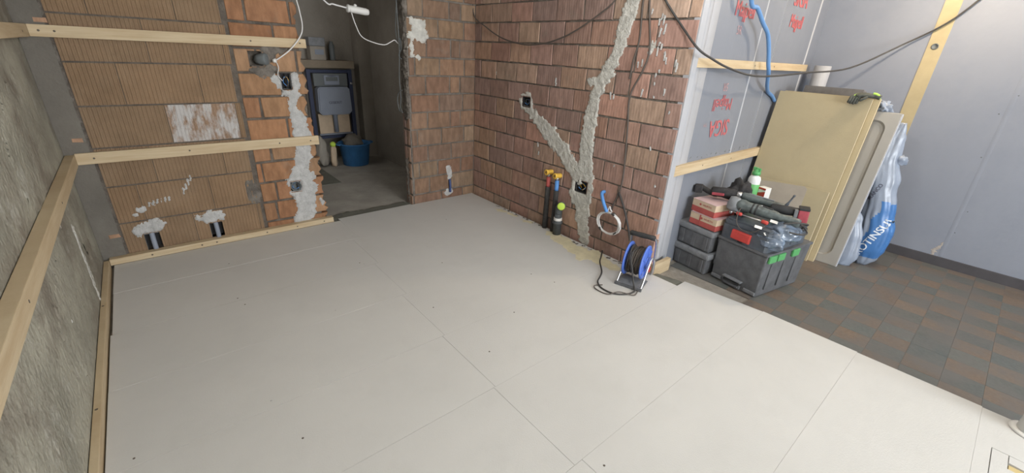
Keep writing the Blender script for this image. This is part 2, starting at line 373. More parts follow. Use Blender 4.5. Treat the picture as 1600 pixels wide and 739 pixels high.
BW = {0: [-0.398, -0.145], 1: [-0.53, -0.286], 2: [-0.635, -0.432, -0.165], 3: [-0.537, -0.279], 4: [-0.642, -0.389, -0.131], 5: [-0.529, -0.286, -0.169], 6: [-0.403, -0.143], 7: [-0.538, -0.286, -0.176], 8: [-0.641, -0.393, -0.126], 9: [-0.523, -0.272, -0.176], 10: [-0.401, -0.134], 11: [-0.549, -0.289, -0.166]}
PW = {0: [-2.426, -2.027], 1: [-2.674, -2.286], 2: [-2.556, -2.169], 3: [-2.421, -2.034], 4: [-2.596, -2.204], 5: [-2.426, -2.035], 6: [-2.642, -2.249]}
QW = {0: [-1.78], 1: [-1.892, -1.70], 2: [-1.872], 3: [-1.944, -1.70], 4: [-1.863], 5: [-1.721], 6: [-1.874], 7: [-1.718], 8: [-1.848, -1.594], 9: [-1.722], 10: [-1.87, -1.597], 11: [-1.73]}
QEND = {0: -1.52, 1: -1.515, 2: -1.52, 3: -1.522, 4: -1.545, 5: -1.535, 6: -1.56, 7: -1.54, 8: -1.545, 9: -1.55, 10: -1.55, 11: -1.535}
ZTOP = 2.6
RED = [(0.375, 0.24, 0.19), (0.335, 0.22, 0.185), (0.40, 0.27, 0.205), (0.31, 0.21, 0.178), (0.385, 0.27, 0.205), (0.375, 0.232, 0.19)]
ORA = [(0.235, 0.150, 0.102), (0.215, 0.130, 0.090), (0.255, 0.175, 0.118), (0.205, 0.135, 0.098)]
PIER = [(0.31, 0.168, 0.093), (0.285, 0.148, 0.082), (0.33, 0.195, 0.112)]
POR = (0.245, 0.165, 0.103)

def panel_with_holes(name, frame, u0, u1, v0, v1, holes, depth, m, parent=None):
    """a slab of masonry with its face on the frame plane and square pockets cut into it"""
    O, U, W, Nn = frame; bm = bmesh.new()
    us = sorted({u0, u1} | {h[0]-h[2] for h in holes} | {h[0]+h[2] for h in holes}); vs = sorted({v0, v1} | {h[1]-h[3] for h in holes} | {h[1]+h[3] for h in holes})
    pt = lambda u, v, d: bm.verts.new(O+U*u+W*v-Nn*d)
    for a, b in zip(us, us[1:]):
        for c, d in zip(vs, vs[1:]):
            cu, cv = (a+b)/2, (c+d)/2
            inh = any(abs(cu-h[0]) < h[2] and abs(cv-h[1]) < h[3] for h in holes)
            dd = 0.05 if inh else 0
            bm.faces.new((pt(a, c, dd), pt(b, c, dd), pt(b, d, dd), pt(a, d, dd)))
            if inh:
                for (p, q) in (((a, c), (b, c)), ((b, c), (b, d)), ((b, d), (a, d)), ((a, d), (a, c))):
                    bm.faces.new((pt(*p, 0), pt(*q, 0), pt(*q, 0.05), pt(*p, 0.05)))
    for (p, q) in (((u0, v0), (u1, v0)), ((u1, v0), (u1, v1)), ((u1, v1), (u0, v1)), ((u0, v1), (u0, v0))):
        bm.faces.new((pt(*p, 0), pt(*q, 0), pt(*q, depth), pt(*p, depth)))
    bm.faces.new((pt(u0, v0, depth), pt(u1, v0, depth), pt(u1, v1, depth), pt(u0, v1, depth)))
    bmesh.ops.remove_doubles(bm, verts=bm.verts, dist=1e-5)
    return fin(bm, name, m, parent)

# ------------------------------------------------------------------ structure: walls
H_MID = [(-0.768, 1.019, 0.047, 0.040), (-1.475, 0.452, 0.060, 0.047)]
H_PIER = [(-1.682, 1.126, 0.034, 0.058), (-1.728, 0.337, 0.042, 0.042), (-1.852, 1.272, 0.045, 0.050)]
H_POR = [(-2.672, 0.095, 0.042, 0.062), (-2.306, 0.100, 0.040, 0.055)]

wm = tag(panel_with_holes('wall_middle', F_MID, -2.155, 0.0, -0.03, ZTOP, H_MID, 0.24, 'mortar'), kind='structure')
for k in range(0, 17):
    z0 = ZJ[k-1] if 0 < k <= 12 else (-0.03 if k == 0 else 1.776+0.154*(k-12)); z1 = ZJ[k] if k < 12 else 1.776+0.154*(k-11)
    if z0 > 2.2: break
    js = [0.0]+(RW[k] if k in RW else [v-0.13*(k % 2) for v in RW[10]])+[-2.19]
    for a, b in zip(js, js[1:]):
        if a-b < 0.03: continue
        c = random.choice(RED)
        if a < -1.5: c = tuple(min(1, v*1.12) for v in random.choice(RED))  # bricks near the free end lightened: nearness to the light put into colour
        brick(F_MID, b+0.0045, a-0.0045, z0+0.0055, min(z1, ZTOP)-0.0055, vary(c), wm, holes=[h for h in H_MID])
wb = bpy.data.objects.new('wall_back', None); C.objects.link(wb); tag(wb, kind='structure')
panel_with_holes('masonry_core', F_BACK, -0.71, 0.10, -0.03, ZTOP, [], 0.12, 'mortar', wb)
panel_with_holes('masonry_core', F_BACK, -2.945, -1.565, -0.03, ZTOP, H_PIER+H_POR, 0.12, 'joint', wb)
panel_with_holes('masonry_core', F_BACK, -1.6, -0.66, 2.25, ZTOP, [], 0.12, 'mortar', wb)
for k in range(0, 15):
    z0 = ZJ[k-1] if 0 < k <= 12 else (-0.03 if k == 0 else 1.776+0.154*(k-12)); z1 = ZJ[k] if k < 12 else 1.776+0.154*(k-11)
    if z0 > 2.15: break
    js = [-0.705+random.uniform(-.012, .012)]+(BW[k] if k in BW else BW[10-(k % 2)])+[-0.002]
    for a, b in zip(js, js[1:]):
        if b-a < 0.03: continue
        brick(F_BACK, a+0.006, b-0.006, z0+0.007, z1-0.007, vary(random.choice(ORA)), wb)
zp = [-0.03]+ZP+[1.724, 1.97, 2.215]
for k in range(len(zp)-1):
    js = [-2.815]+(PW[k] if k in PW else PW[k % 2+1])+[-2.012]
    if k in (0, 3, 5): js = js[:-2]+[js[-2]]+[-2.0]
    for i, (a, b) in enumerate(zip(js, js[1:])):
        if b-a < 0.02: continue
        wh = (k == 3 and i == 1)
        brick(F_BACK, a+0.0018, b-0.0018, zp[k]+0.005, zp[k+1]-0.005, vary((0.30, 0.20, 0.135) if wh else POR, 0.06), wb, ribs=1, m='poro_white' if wh else 'poro', holes=H_POR)
for k in range(0, 15):
    z0 = 0.085+0.157*(k-1) if k else -0.03; z1 = 0.085+0.157*k
    if z0 > 2.1: break
    js = [-1.985]+(QW[k] if k in QW else QW[10-(k % 2)])+[QEND.get(k, -1.54)]
    for a, b in zip(js, js[1:]):
        if b-a < 0.03: continue
        brick(F_BACK, a+0.007, b-0.007, z0+0.008, z1-0.008, vary(random.choice(PIER)), wb, jag=(b == js[-1]), holes=H_PIER)
# broken bricks and mortar in the door jamb (face of the opening)
for k in range(0, 6):
    z0 = ZJ[k-1] if k else -0.03
    brick(F_JAMB, 0.008, 0.05+random.uniform(0, .02), z0+0.01, ZJ[k]-0.01, vary(RED[2]), wb, jag=True)
    brick(F_JAMB, 0.075, 0.115, z0+0.01, ZJ[k]-0.01, vary(RED[3]), wb)
patch('jamb_render', [(0.05, 0.83, 0.05, 0.06, 2.2, 0.06)], F_JAMB, 'mortar', wb, thick=0.014, amp=0.02, seed=31, rough=0.008)
patch('jamb_render', [(0.07, -0.02, 0.012, 0.09, 0.42, 0.022)], F_JAMB, 'mortar', wb, thick=0.014, amp=0.02, seed=35, rough=0.008)
# smooth grey return left of the ribbed blocks with small uncovered brick corners
panel = box('render_return', (-2.944, -0.004, -0.03), (-2.828, -0.016, ZTOP), 'cement2', wb)
patch('render_edge', [(-2.834, -0.02, 0.006, -2.826, 2.3, 0.006)], F_BACK, 'mortar', wb, thick=0.016, amp=0.014, seed=3)
for z, u in ((0.18, -2.85), (0.80, -2.86), (1.435, -2.84)):
    brick((V((0, -0.012, 0)), X0, Z0, -Y0), u-0.03, u+0.022, z-0.012, z+0.012, (0.42, 0.26, 0.17), wb, depth=0.01)

# plaster on masonry (parts of the walls)
patch('plaster_patch', [(-1.73, 1.80, .05, -1.685, 1.62, .065), (-1.685, 1.62, .062, -1.650, 1.44, .050), (-1.650, 1.44, .050, -1.59, 1.318, .062), (-1.59, 1.318, .060, -1.50, 1.14, .058), (-1.565, 1.24, .05, -1.45, 1.235, .035), (-1.50, 1.14, .055, -1.482, .91, .068), (-1.482, .91, .068, -1.480, .71, .068), (-1.485, .71, .068, -1.50, .56, .085), (-1.485, .56, .105, -1.485, .39, .125), (-1.50, .40, .09, -1.52, .20, .075), (-1.52, .20, .07, -1.575, .03, .062),
      ], F_MID, 'plaster', wm, holes=[H_MID[1]], seed=1, thick=0.012, amp=0.022)
patch('plaster_patch', [(-0.768, 1.019, .088, -0.768, 1.019, .088), (-0.80, .97, .04, -0.875, .922, .05), (-0.875, .92, .05, -1.083, .80, .082), (-1.06, .81, .075, -1.24, .70, .075), (-1.24, .70, .070, -1.36, .58, .07), (-1.34, .60, .065, -1.42, .53, .06)], F_MID, 'plaster', wm, holes=[H_MID[0]], seed=2, thick=0.012, amp=0.024)
patch('plaster_patch', [(-1.905, 1.495, .028, -1.90, 1.455, .030)], F_MID, 'plaster', wm, seed=4, thick=0.005, amp=.008)
patch('plaster_patch', [(-0.34, 1.222, .018, -0.33, 1.222, .018)], F_MID, 'plaster', wm, seed=6, thick=0.005)
sp = [(-1.87, 1.684), (-1.946, 1.657), (-1.961, 1.647), (-1.971, 1.56), (-1.951, 1.471), (-1.903, 1.459), (-2.005, 1.447), (-1.958, 1.50), (-1.975, 1.49), (-1.95, 1.575), (-2.10, 1.388), (-2.09, 1.41), (-1.987, 1.344), (-1.969, 1.324), (-1.979, 1.191), (-1.891, 1.221), (-2.11, 1.111), (-2.108, 0.628), (-2.022, 0.871), (-1.668, 1.171), (-1.639, 1.177), (-2.02, 1.419), (-1.824, 1.384), (-1.105, 1.197), (-1.10, 1.23), (-1.76, .69), (-1.97, 1.27), (-2.05, 1.235), (-1.93, 1.63), (-1.98, 1.60), (-.97, .63), (-.95, .70), (-1.855, 1.40)]
patch('paint_splatter', [(u, z, random.uniform(.004, .008), u+random.uniform(-.006, .006), z-random.uniform(.01, .05), .004) for u, z in sp], F_MID, 'plaster_w', wm, thick=0.002, res=0.003, amp=0.002, freq=60, rough=0, seed=8, inset=-0.0115)['kind'] = 'stuff'
patch('plaster_patch', [(-1.752, 1.155, .032, -1.738, 1.10, .034), (-1.62, 1.155, .035, -1.625, 1.08, .03), (-1.71, 1.05, .022, -1.63, 1.03, .035), (-1.655, 1.04, .04, -1.66, .93, .042), (-1.66, .93, .045, -1.64, .82, .055), (-1.635, .82, .06, -1.63, .74, .072), (-1.635, .70, .05, -1.64, .58, .062), (-1.64, .58, .062, -1.67, .48, .06), (-1.69, .47, .05, -1.66, .40, .09), (-1.71, .37, .085, -1.68, .31, .11), (-1.67, .25, .085, -1.68, .12, .078), (-1.69, .12, .08, -1.72, .05, .07), (-1.56, .20, .016, -1.55, .16, .016)],
      F_BACK, 'plaster_w', wb, holes=H_PIER[:2], seed=5, thick=0.012, amp=0.022)
patch('mortar_patch', [(-1.852, 1.20, .05, -1.78, 1.20, .05), (-1.77, 1.33, .05, -1.66, 1.33, .02), (-1.80, 1.25, .04, -1.76, 1.30, .04)], F_BACK, 'mortar', wb, holes=H_PIER, seed=11, thick=0.012, amp=0.02)
patch('mortar_patch', [(-2.045, .40, .04, -2.03, .30, .05)], F_BACK, 'mortar', wb, seed=14, thick=0.009, amp=0.018)
patch('plaster_patch', [(-2.72, .185, .045, -2.64, .205, .05)], F_BACK, 'plaster_w', wb, holes=[H_POR[0]], seed=12, thick=0.011, amp=0.02)
patch('plaster_patch', [(-2.33, .20, .05, -2.28, .20, .045), (-2.40, .21, .025, -2.39, .20, .022)], F_BACK, 'plaster_w', wb, holes=[H_POR[1]], seed=13, thick=0.011, amp=0.02)
patch('plaster_patch', [(-2.688, .325, .022, -2.675, .33, .018), (-2.73, .295, .010, -2.72, .30, .012)]+[(-2.64+.022*i, .345+.004*i, .005, -2.636+.022*i, .372+.003*i, .005) for i in range(6)]+[(-2.44+.018*i, .40+.028*i, .005, -2.436+.018*i, .435+.028*i, .006) for i in range(4)], F_BACK, 'plaster_w', wb, seed=15, thick=0.003, amp=0.006, res=.005, freq=50, inset=-0.006)
patch('plaster_patch', [(-0.66, 1.60, .03, -0.56, 1.57, .05), (-0.60, 1.52, .07, -0.57, 1.50, .07), (-0.66, 1.50, .035, -0.665, 1.34, .018), (-0.64, 1.34, .02, -0.60, 1.315, .02)], F_BACK, 'plaster', wb, seed=16, thick=0.012, amp=0.026)
patch('plaster_patch', [(-0.315, .31, .03, -0.30, .25, .038), (-0.30, .24, .035, -0.305, .19, .02)], F_BACK, 'plaster_w', wb, seed=17, thick=0.010, amp=0.02)
patch('plaster_patch', [(-0.34, .045, .035, -0.29, .06, .035)], F_BACK, 'plaster_w', wb, seed=18, thick=0.010, amp=0.018)

wl = tag(box('wall_left', (-3.15, -7.65, -0.03), (-2.945, 0.12, ZTOP), 'cement'), kind='structure')
patch('plaster_smear', [(-.575, .46, .022, -.585, .30, .024), (-.585, .30, .020, -.605, .15, .020), (-.605, .15, .018, -.606, .03, .014)], F_LEFT, 'plaster', wl, seed=21, thick=0.004, amp=.014)
patch('plaster_smear', [(-.80, .62, .006, -.86, .50, .004), (-1.36, .33, .014, -1.33, .30, .008), (-1.42, .30, .006, -1.45, .22, .006), (-1.18, 1.02, .004, -1.14, .92, .003), (-.55, .22, .006, -.57, .12, .005)], F_LEFT, 'plaster', wl, seed=22, thick=0.003, amp=.01, res=.006)
patch('trowel_ridge', [(-.9, .50, .10, -1.4, .30, .16), (-.5, 1.1, .12, -1.0, .9, .2), (-.35, .3, .08, -.45, .5, .09)], F_LEFT, 'cement', wl, seed=23, thick=0.0035, amp=.09, freq=6, res=.02, rough=.002)

wr = tag(box('wall_rear', (0.030, YM, -0.03), (2.3, -1.90, ZTOP), 'membrane'), kind='structure')
ws = tag(box('wall_right', (2.17, -7.65, -0.03), (2.40, -1.95, ZTOP), 'white_wall'), kind='structure')
wf = bpy.data.objects.new('wall_front', None); C.objects.link(wf); tag(wf, kind='structure')
for a, b in (((-2.945, -7.50, -.03), (2.17, -7.65, .9)), ((-2.945, -7.50, 2.2), (2.17, -7.65, ZTOP)), ((-2.945, -7.50, .9), (-2.8, -7.65, 2.2)), ((-1.9, -7.50, .9), (-1.65, -7.65, 2.2)), ((0.55, -7.50, .9), (2.17, -7.65, 2.2))):
    box('wall_panel', a, b, 'paint_w', wf)
for n, (xa, xb) in enumerate(((-2.8, -1.9), (-1.65, 0.55))):
    wn = bpy.data.objects.new('window_%d' % (n+1), None); C.objects.link(wn); tag(wn, kind='structure')
    for a, b in (((xa, -7.56, .9), (xa+.06, -7.62, 2.2)), ((xb-.06, -7.56, .9), (xb, -7.62, 2.2)), ((xa, -7.56, .9), (xb, -7.62, .96)), ((xa, -7.56, 2.14), (xb, -7.62, 2.2)), (((xa+xb)/2-.03, -7.56, .9), ((xa+xb)/2+.03, -7.62, 2.2))):
        box('window_frame', a, b, 'whitepl', wn)
tag(box('ceiling', (-3.15, -7.65, ZTOP), (2.4, 2.6, ZTOP+.15), 'paint_w'), kind='structure')
# hallway behind the door opening
tag(box('wall_hall_back', (-2.0, 2.30, -0.03), (0.35, 2.45, ZTOP), 'hallwall'), kind='structure')
tag(box('wall_hall_right', (-0.14, 0.125, -0.03), (0.02, 2.30, ZTOP), 'hallwall'), kind='structure')
tag(box('wall_hall_left', (-2.0, 0.125, -0.03), (-1.85, 2.30, ZTOP), 'hallwall'), kind='structure')
box('wall_pilaster', (-0.30, 2.12, -0.03), (-0.141, 2.299, ZTOP), 'hallwall', bpy.data.objects['wall_hall_right'])

# ------------------------------------------------------------------ membrane wall details
def strip(x0, x1, m='fleece', name='seam_tape', z0=-.03, z1=ZTOP, t=0.004, skew=0.0):
    bm = bmesh.new(); n = 14; L_ = []; R_ = []
    for i in range(n+1):
        z = z0+(z1-z0)*i/n; d = 0.004*noise.noise(V((x0*9, z*4, 1)))
        L_.append(bm.verts.new((mx(x0)+d+skew*z, YM+.0005, z))); R_.append(bm.verts.new((mx(x1)+d*.5+skew*z, YM+.0005, z)))
    Lm = [bm.verts.new(v.co+V((0.006, -t, 0))) for v in L_]; Rm = [bm.verts.new(v.co+V((-0.006, -t, 0))) for v in R_]
    for i in range(n):
        for a, b in ((L_, Lm), (Lm, Rm), (Rm, R_)): bm.faces.new((a[i], b[i], b[i+1], a[i+1]))
    return fin(bm, name, m, wr, True)
box('corner_tape', (-.003, -2.1935, .30), (.056, YM-.0005, ZTOP), 'fleece', wr)
strip(-0.025, 0.190, 'fleece', t=0.006); strip(0.03, 0.095, 'fleece', 'tape_fold', t=0.012)
strip(0.83, 0.842, 'fleece', 'sheet_fold', t=0.007); strip(1.14, 1.148, 'fleece', 'sheet_fold', t=0.006, skew=.0)
strip(1.83, 1.86, 'fleece', 'seam_tape', t=0.005)
text('lettering', 'SIGA', 0.165, (mx(0.545), YM, mz(0.992)), (-1, 0, 0), (0, 0, -1), 'redprint', wr, off=.003, bold=.022, squash=.86)
text('lettering', 'Majpell', 0.115, (mx(0.515), YM, mz(1.150)), (-1, 0, 0), (0, 0, -1), 'redprint', wr, off=.003, bold=.012, squash=.88)
text('lettering', '5R', 0.075, (mx(0.50), YM, mz(1.262)), (-1, 0, 0), (0, 0, -1), 'pinkprint', wr, off=.003, squash=.9)
text('lettering', 'Majpell', 0.125, (mx(0.525), YM, mz(1.715)), (1, 0, 0), (0, 0, 1), 'redprint', wr, off=.003, bold=.022, squash=.82)
text('lettering', '5R', 0.075, (mx(0.50), YM, mz(1.60)), (1, 0, 0), (0, 0, 1), 'pinkprint', wr, off=.003, squash=.9)
text('lettering', 'Majpell', 0.13, (mx(1.42), YM, mz(1.715)), (1, 0, 0), (0, 0, 1), 'redprint', wr, off=.003, bold=.022, squash=.72)
text('lettering', 'SIGA', 0.165, (mx(1.40), YM, mz(1.865)), (1, 0, 0), (0, 0, 1), 'redprint', wr, off=.003, bold=.022, squash=.8)
text('lettering', 'SIGA', 0.165, (mx(0.54), YM, mz(1.88)), (1, 0, 0), (0, 0, 1), 'redprint', wr, off=.003, bold=.022, squash=.8)
text('lettering', 'TM', 0.035, (mx(0.335), YM, mz(1.02)), (-1, 0, 0), (0, 0, -1), 'pinkprint', wr, off=.0025)
# small green-grey glue crumbs squeezed out above the middle batten
patch('glue_crumbs', [(x, .795+random.uniform(0, .018), random.uniform(.003, .008), x+random.uniform(-.02, .02), .80+random.uniform(0, .02), .003) for x in [0.03, .07, .12, .17, .25, .36, .42, .5, .56, .63, .7, .78, .86, .95, 1.03, 1.1]], (V((0.06, YM, -.02)), X0, Z0, -Y0), 'greybox', wr, thick=0.006, res=0.005, amp=.006, freq=50, seed=41)['kind'] = 'stuff'
# right wall: yellow strip, skirting, stain, cable clip
tag(box('baseboard_right', (2.155, -7.5, -0.03), (2.17, -2.19, 0.052), 'base', None, bev=.003), kind='structure')
bm = bmesh.new(); abox(bm, (2.166, -2.98, .052), (2.1705, -2.885, ZTOP)); fin(bm, 'yellow_strip', 'ytape', ws)
lathe('clip_ring', [(0.020, 0), (0.022, .004), (0.016, .006), (0.016, .001)], (2.166, -2.93, 1.60), 'greybox', ws, axis=(-1, 0, 0))
patch('scuff', [(-3.46, .15, .012, -3.47, .19, .01), (-3.43, .075, .02, -3.46, .14, .014)], F_SIDE, mat('brown_scuff', (0.40, 0.36, 0.33), .8, .2, 30), ws, thick=.001, res=.006, amp=.02, freq=30, rough=0, seed=51)
for y, z in ((-3.42, 1.17), (-3.51, .45), (-3.50, .27), (-3.47, 1.30), (-3.44, .86)):
    lathe('screw_head', [(0.004, 0), (0.004, .001), (0.001, .0015)], (2.17, y, z), 'greybox', ws, axis=(-1, 0, 0), seg=8)
bm = bmesh.new()
for i in range(1):
    L0 = [bm.verts.new((2.1698, -3.440-.032*(z/1.4)*-1-.03, z)) for z in [0.06+.12*k for k in range(22)]]
    R0 = [bm.verts.new((2.1698, v.co.y-.03, v.co.z)) for v in L0]; Mi = [bm.verts.new((2.1675, v.co.y-.015, v.co.z)) for v in L0]
    for k in range(21):
        bm.faces.new((L0[k], Mi[k], Mi[k+1], L0[k+1])); bm.faces.new((Mi[k], R0[k], R0[k+1], Mi[k+1]))
fin(bm, 'filled_joint', 'white_wall', ws, True)

# ------------------------------------------------------------------ floor
fl = tag(box('floor', (-3.15, -7.65, -0.20), (2.4, 2.45, -0.030), 'concrete'), kind='structure')
ys = [-0.060, -0.490, -0.972, -1.457, -1.951, -2.413, -2.910, -3.396, -3.88, -4.365, -4.85, -5.335, -5.82, -6.305, -6.79, -7.275, -7.49]
xj = [-1.44, -1.50, -1.53, -1.56, -1.575, -1.585, -1.545, -1.55, -1.56, -1.55, -1.55, -1.55, -1.55, -1.55, -1.55, -1.55]
g_ = 0.0003
for i in range(16):
    a, b = ys[i], ys[i+1]; lx = -2.911 if i > 1 else -2.903
    dz = random.uniform(-.0003, .0003)
    prism('floor_board', [(lx+random.uniform(0, .004), a-g_), (lx+random.uniform(0, .006), b+g_), (xj[i]-g_, b+g_), (xj[i]-g_, a-g_)], -.030, dz, 'board', fl, bev=.0010)
    if i < 5: r0 = r1 = -0.030
    elif i == 5: r0, r1 = .098, .152
    else: r0, r1 = .158, .165
    if i == 0: a = -0.012
    poly = [(xj[i]+g_, a-g_), (xj[i]+g_, b+g_), (r1, b+g_), (r0, a-g_)]
    if i == 4: poly = [(xj[i]+g_, a-g_), (xj[i]+g_, b+g_), (-0.004, b+g_), (-0.006, -2.20), (-0.030, -2.19), (-0.030, a-g_)]
    if i == 0: poly = [(xj[i]+g_, -.0612), (xj[i]+g_, b+g_), (-.030, b+g_), (-.030, -.014), (-.74, -.014), (-.745, .004), (-1.44, -.006)]
    if i == 8:   # board cut round the inspection hatch
        prism('floor_board', [(xj[i]+g_, a-g_), (xj[i]+g_, b+g_), (-.61, b+g_), (-.61, a-g_)], -.03, 0, 'board', fl)
        prism('floor_board', [(-.609, a-g_), (-.609, -3.926), (-.136, -3.926), (-.136, b+g_), (r1, b+g_), (r0, a-g_)], -.03, 0, 'board', fl)
        prism('hatch_lid', [(-.606, -3.929), (-.606, -4.34), (-.236, -4.34), (-.236, -3.975), (-.139, -3.975), (-.139, -3.929)], -.03, 0.0, 'board', fl)
        prism('hatch_lid', [(-.190, -3.978), (-.236+.002, -4.34), (-.139, -4.34), (-.139, -3.978)], -.03, 0.0, 'board', fl)
        box('hatch_core', (-.232, -4.3, -.03), (-.196, -3.980, -.006), 'foam_edge', fl)
        continue
    prism('floor_board', poly, -.030, random.uniform(-.0003, .0003), 'board', fl)
for i in range(30):
    x = random.choice([-2.8, -2.35, -1.95, -1.62, -1.47, -1.1, -.7, -.3])+random.uniform(-.04, .04); k = random.randrange(1, 9)
    y = ys[k]+random.choice([-.05, -.24, .05])+random.uniform(-.02, .02)
    lathe('screw_head', [(0.0042, 0), (0.0042, .0010), (0.002, .0012)], (x, y, 0.0), 'brass' if i % 3 else 'plaster_w', fl, seg=8)
# cream residue along the foot of the brick wall
patch('dust_spill', [(-.10, -1.30, .06, -.16, -1.75, .09), (-.12, -1.75, .08, -.16, -1.98, .06), (-.10, -.55, .015, -.07, -1.0, .02)], (V((0, 0, .0004)), X0, Y0, Z0), mat('cream_dust', (0.62, 0.57, 0.40), .9, .1, 12), fl, thick=.0015, amp=.05, freq=9, res=.012, rough=.0006, seed=61)
patch('dust_spill', [(-.05, -.5, .02, -.05, -2.0, .02)], (V((0, 0, -.012)), X0, Y0, Z0), 'mortar', fl, thick=.012, amp=.03, freq=20, res=.01, rough=.006, seed=62)
patch('levelling_patch', [(-.0, -2.24, .045, .035, -2.36, .05), (.03, -2.24, .03, .06, -2.38, .03)], (V((0, 0, -.012)), X0, Y0, Z0), 'level', fl, thick=.008, amp=.01, freq=18, res=.01, rough=.002, seed=63)
patch('levelling_patch', [(-1.40, .06, .09, -.76, .06, .08)], (V((0, 0, -.022)), X0, Y0, Z0), 'level', fl, thick=.012, amp=.02, freq=8, res=.02, rough=.003, seed=64)
box('hall_screed', (-1.85, .13, -.03), (-.14, 2.3, -.020), 'hallfloor', fl)
box('screed_strip', (-1.30, 1.08, -.02), (-1.02, 1.75, -.016), 'level', fl)
OR = (0.160, 0.121, 0.093); GR = (0.104, 0.114, 0.108)
for i in range(14):
    for j in range(16):
        cx, cy = 0.212+.1475*i+0.0, -3.015-.1575*(j-5)
        if cy > -2.2+.01 or cx > 2.18: continue
        if cx < .32 and cy > -2.80: continue
        o = (i+j) % 2 == 0
        if random.random() < .06: o = not o
        bmx = bmesh.new(); e = .0003
        x0 = max(cx-.0737+e, .172); x1 = min(cx+.0737-e, 2.154)
        abox(bmx, (x0, max(cy-.0787+e, -5.5), -.030), (x1, min(cy+.0787-e, -2.194), -.0235+random.uniform(-.0003, .0003)), bev=0)
        t = fin(bmx, 'floor_tile', 'tile', fl); t.color = (*vary(OR if o else GR, .10), 1)

# ------------------------------------------------------------------ battens
def batten(a, b, label, screws=(), face=None, bev=.0025, group='pine battens'):
    c = (V(a)+V(b))/2; rootbm = bmesh.new(); abox(rootbm, a, b, 0, bev)
    o = fin(rootbm, 'wooden_batten', 'wood'); tag(o, label, 'batten', group)
    for p in screws: lathe('screw_head', [(0.0055, 0), (0.0055, .0008), (0.003, .001)], p, 'brass', o, axis=face, seg=10)
    return o
WT = []
batten((-2.899, -.030, .658), (-1.518, -.0065, .726), 'middle pine batten on the ribbed clay block wall at knee height', [(x, -.030, .692) for x in (-2.82, -2.35, -1.80, -1.58)], (0, -1, 0))
batten((-2.899, -.030, 1.354), (-1.518, -.0065, 1.414), 'top pine batten on the ribbed clay block wall, a white wire hanging over its end', [(x, -.030, 1.385) for x in (-2.86, -2.80, -1.87, -1.56)], (0, -1, 0))
batten((-2.915, -.0575, .0), (-1.492, -.0065, .042), 'bottom pine batten lying on the floor along the ribbed clay block wall', [(x, -.058, .022) for x in (-2.70, -2.42, -2.33, -2.0, -1.78, -1.57)], (0, -1, 0))
batten((-2.942, -7.45, .648), (-2.900, -.0065, .718), 'middle pine batten running along the grey cement wall towards the camera', [(-2.900, y, .683) for y in (-.9, -1.9, -2.6)], (1, 0, 0))
batten((-2.942, -7.45, 1.352), (-2.900, -.0065, 1.414), 'top pine batten on the grey cement wall, only its far end in view', [(-2.900, -.2, 1.38)], (1, 0, 0))
batten((-2.942, -7.45, -.0295), (-2.916, -.0590, .040), 'bottom pine batten between the grey cement wall and the pale floor boards', [(-2.931, y, .040) for y in (-.7, -1.6)], (0, 0, 1))
batten((.055, YM-.034, .695), (2.14, YM-.0005, .762), 'middle pine batten across the printed membrane, behind the yellow boards', [(x, YM-.034, .73) for x in (.45, .9)], (0, -1, 0))
batten((.075, YM-.034, 1.374), (1.98, YM-.0005, 1.428), 'top pine batten across the printed membrane, behind the blue hose', [(x, YM-.034, 1.40) for x in (.9, 1.25)], (0, -1, 0))
batten((.005, -2.222, -.0295), (.215, -2.1905, .070), 'stub of pine batten on the floor between the cable reel and the black crates', [], (0, -1, 0))

# ------------------------------------------------------------------ electrical things
def socket(frame, u, v, w_, h_, label, wires=3, rnd=False):
    O, U, W, Nn = frame; c = O+U*u+W*v
    e = empty('socket_box', c, label, 'socket box'); Mi = e.matrix_basis.copy(); inv = Matrix.Translation(-c)
    bm = bmesh.new(); d = .040
    if rnd:
        alathe(bm, [(w_*.96, -.04), (w_*.96, .008), (w_*.82, .008), (w_*.80, -.038)], V((0, 0, 0)), Nn, 24)
        body = fin(bm, 'box_rim', 'greybox', e, True)
    else:
        a, b = w_-.001, h_-.001
        ring = lambda s, n_: [bm.verts.new(U*x*s+W*y*s+Nn*n_) for x, y in ((-a, -b), (a, -b), (a, b), (-a, b))]
        r1 = ring(1, -d); r2 = ring(1, .007); r3 = ring(.9, .007); r4 = ring(.86, -d+.004)
        for p, q in ((r1, r2), (r2, r3), (r3, r4)):
            for k in range(4): bm.faces.new((p[k], p[(k+1) % 4], q[(k+1) % 4], q[k]))
        bm.faces.new(r4); fin(bm, 'box_shell', 'dark', e)
    for k in range(wires):
        a0 = random.uniform(0, 6.28); pts = [U*(math.cos(a0+t*1.3)*w_*.55)+W*(math.sin(a0+t*1.3)*h_*.55)+Nn*(-.03+.012*t*(1 if t < 3 else .6)) for t in range(5)]
        tube('wire', pts, .0026, ['gcable', 'conduit', 'yellowcap'][k % 3] if k else 'greybox', e, 6, 5)
    return e
socket(F_BACK, *H_PIER[0], 'upper dark socket box full of wires in the pier left of the doorway', 4)
socket(F_BACK, *H_PIER[1], 'lower round socket box set in white plaster near the bottom of the pier', 2, True)
socket(F_MID, *H_MID[0], 'dark square socket box in a plaster ring, high on the red brick wall', 2)
socket(F_MID, *H_MID[1], 'ragged dark socket box where the two plaster chases of the brick wall meet', 3)
pl = empty('flush_mounted_plug', (-1.80, -.01, 1.272), 'grey round plug sticking out of a hole in the brick pier under the top batten', 'plug')
lathe('plug_body', [(.030, -.05), (.036, -.02), (.038, .02), (.034, .026), (.012, .028)], (-.01, 0, 0), 'greybox', pl, axis=(.75, -.66, .05))
lathe('clamp', [(.013, 0), (.014, .02), (.008, .022)], (.045, -.03, -.008), 'whitepl', pl, axis=(.8, -.6, .1))
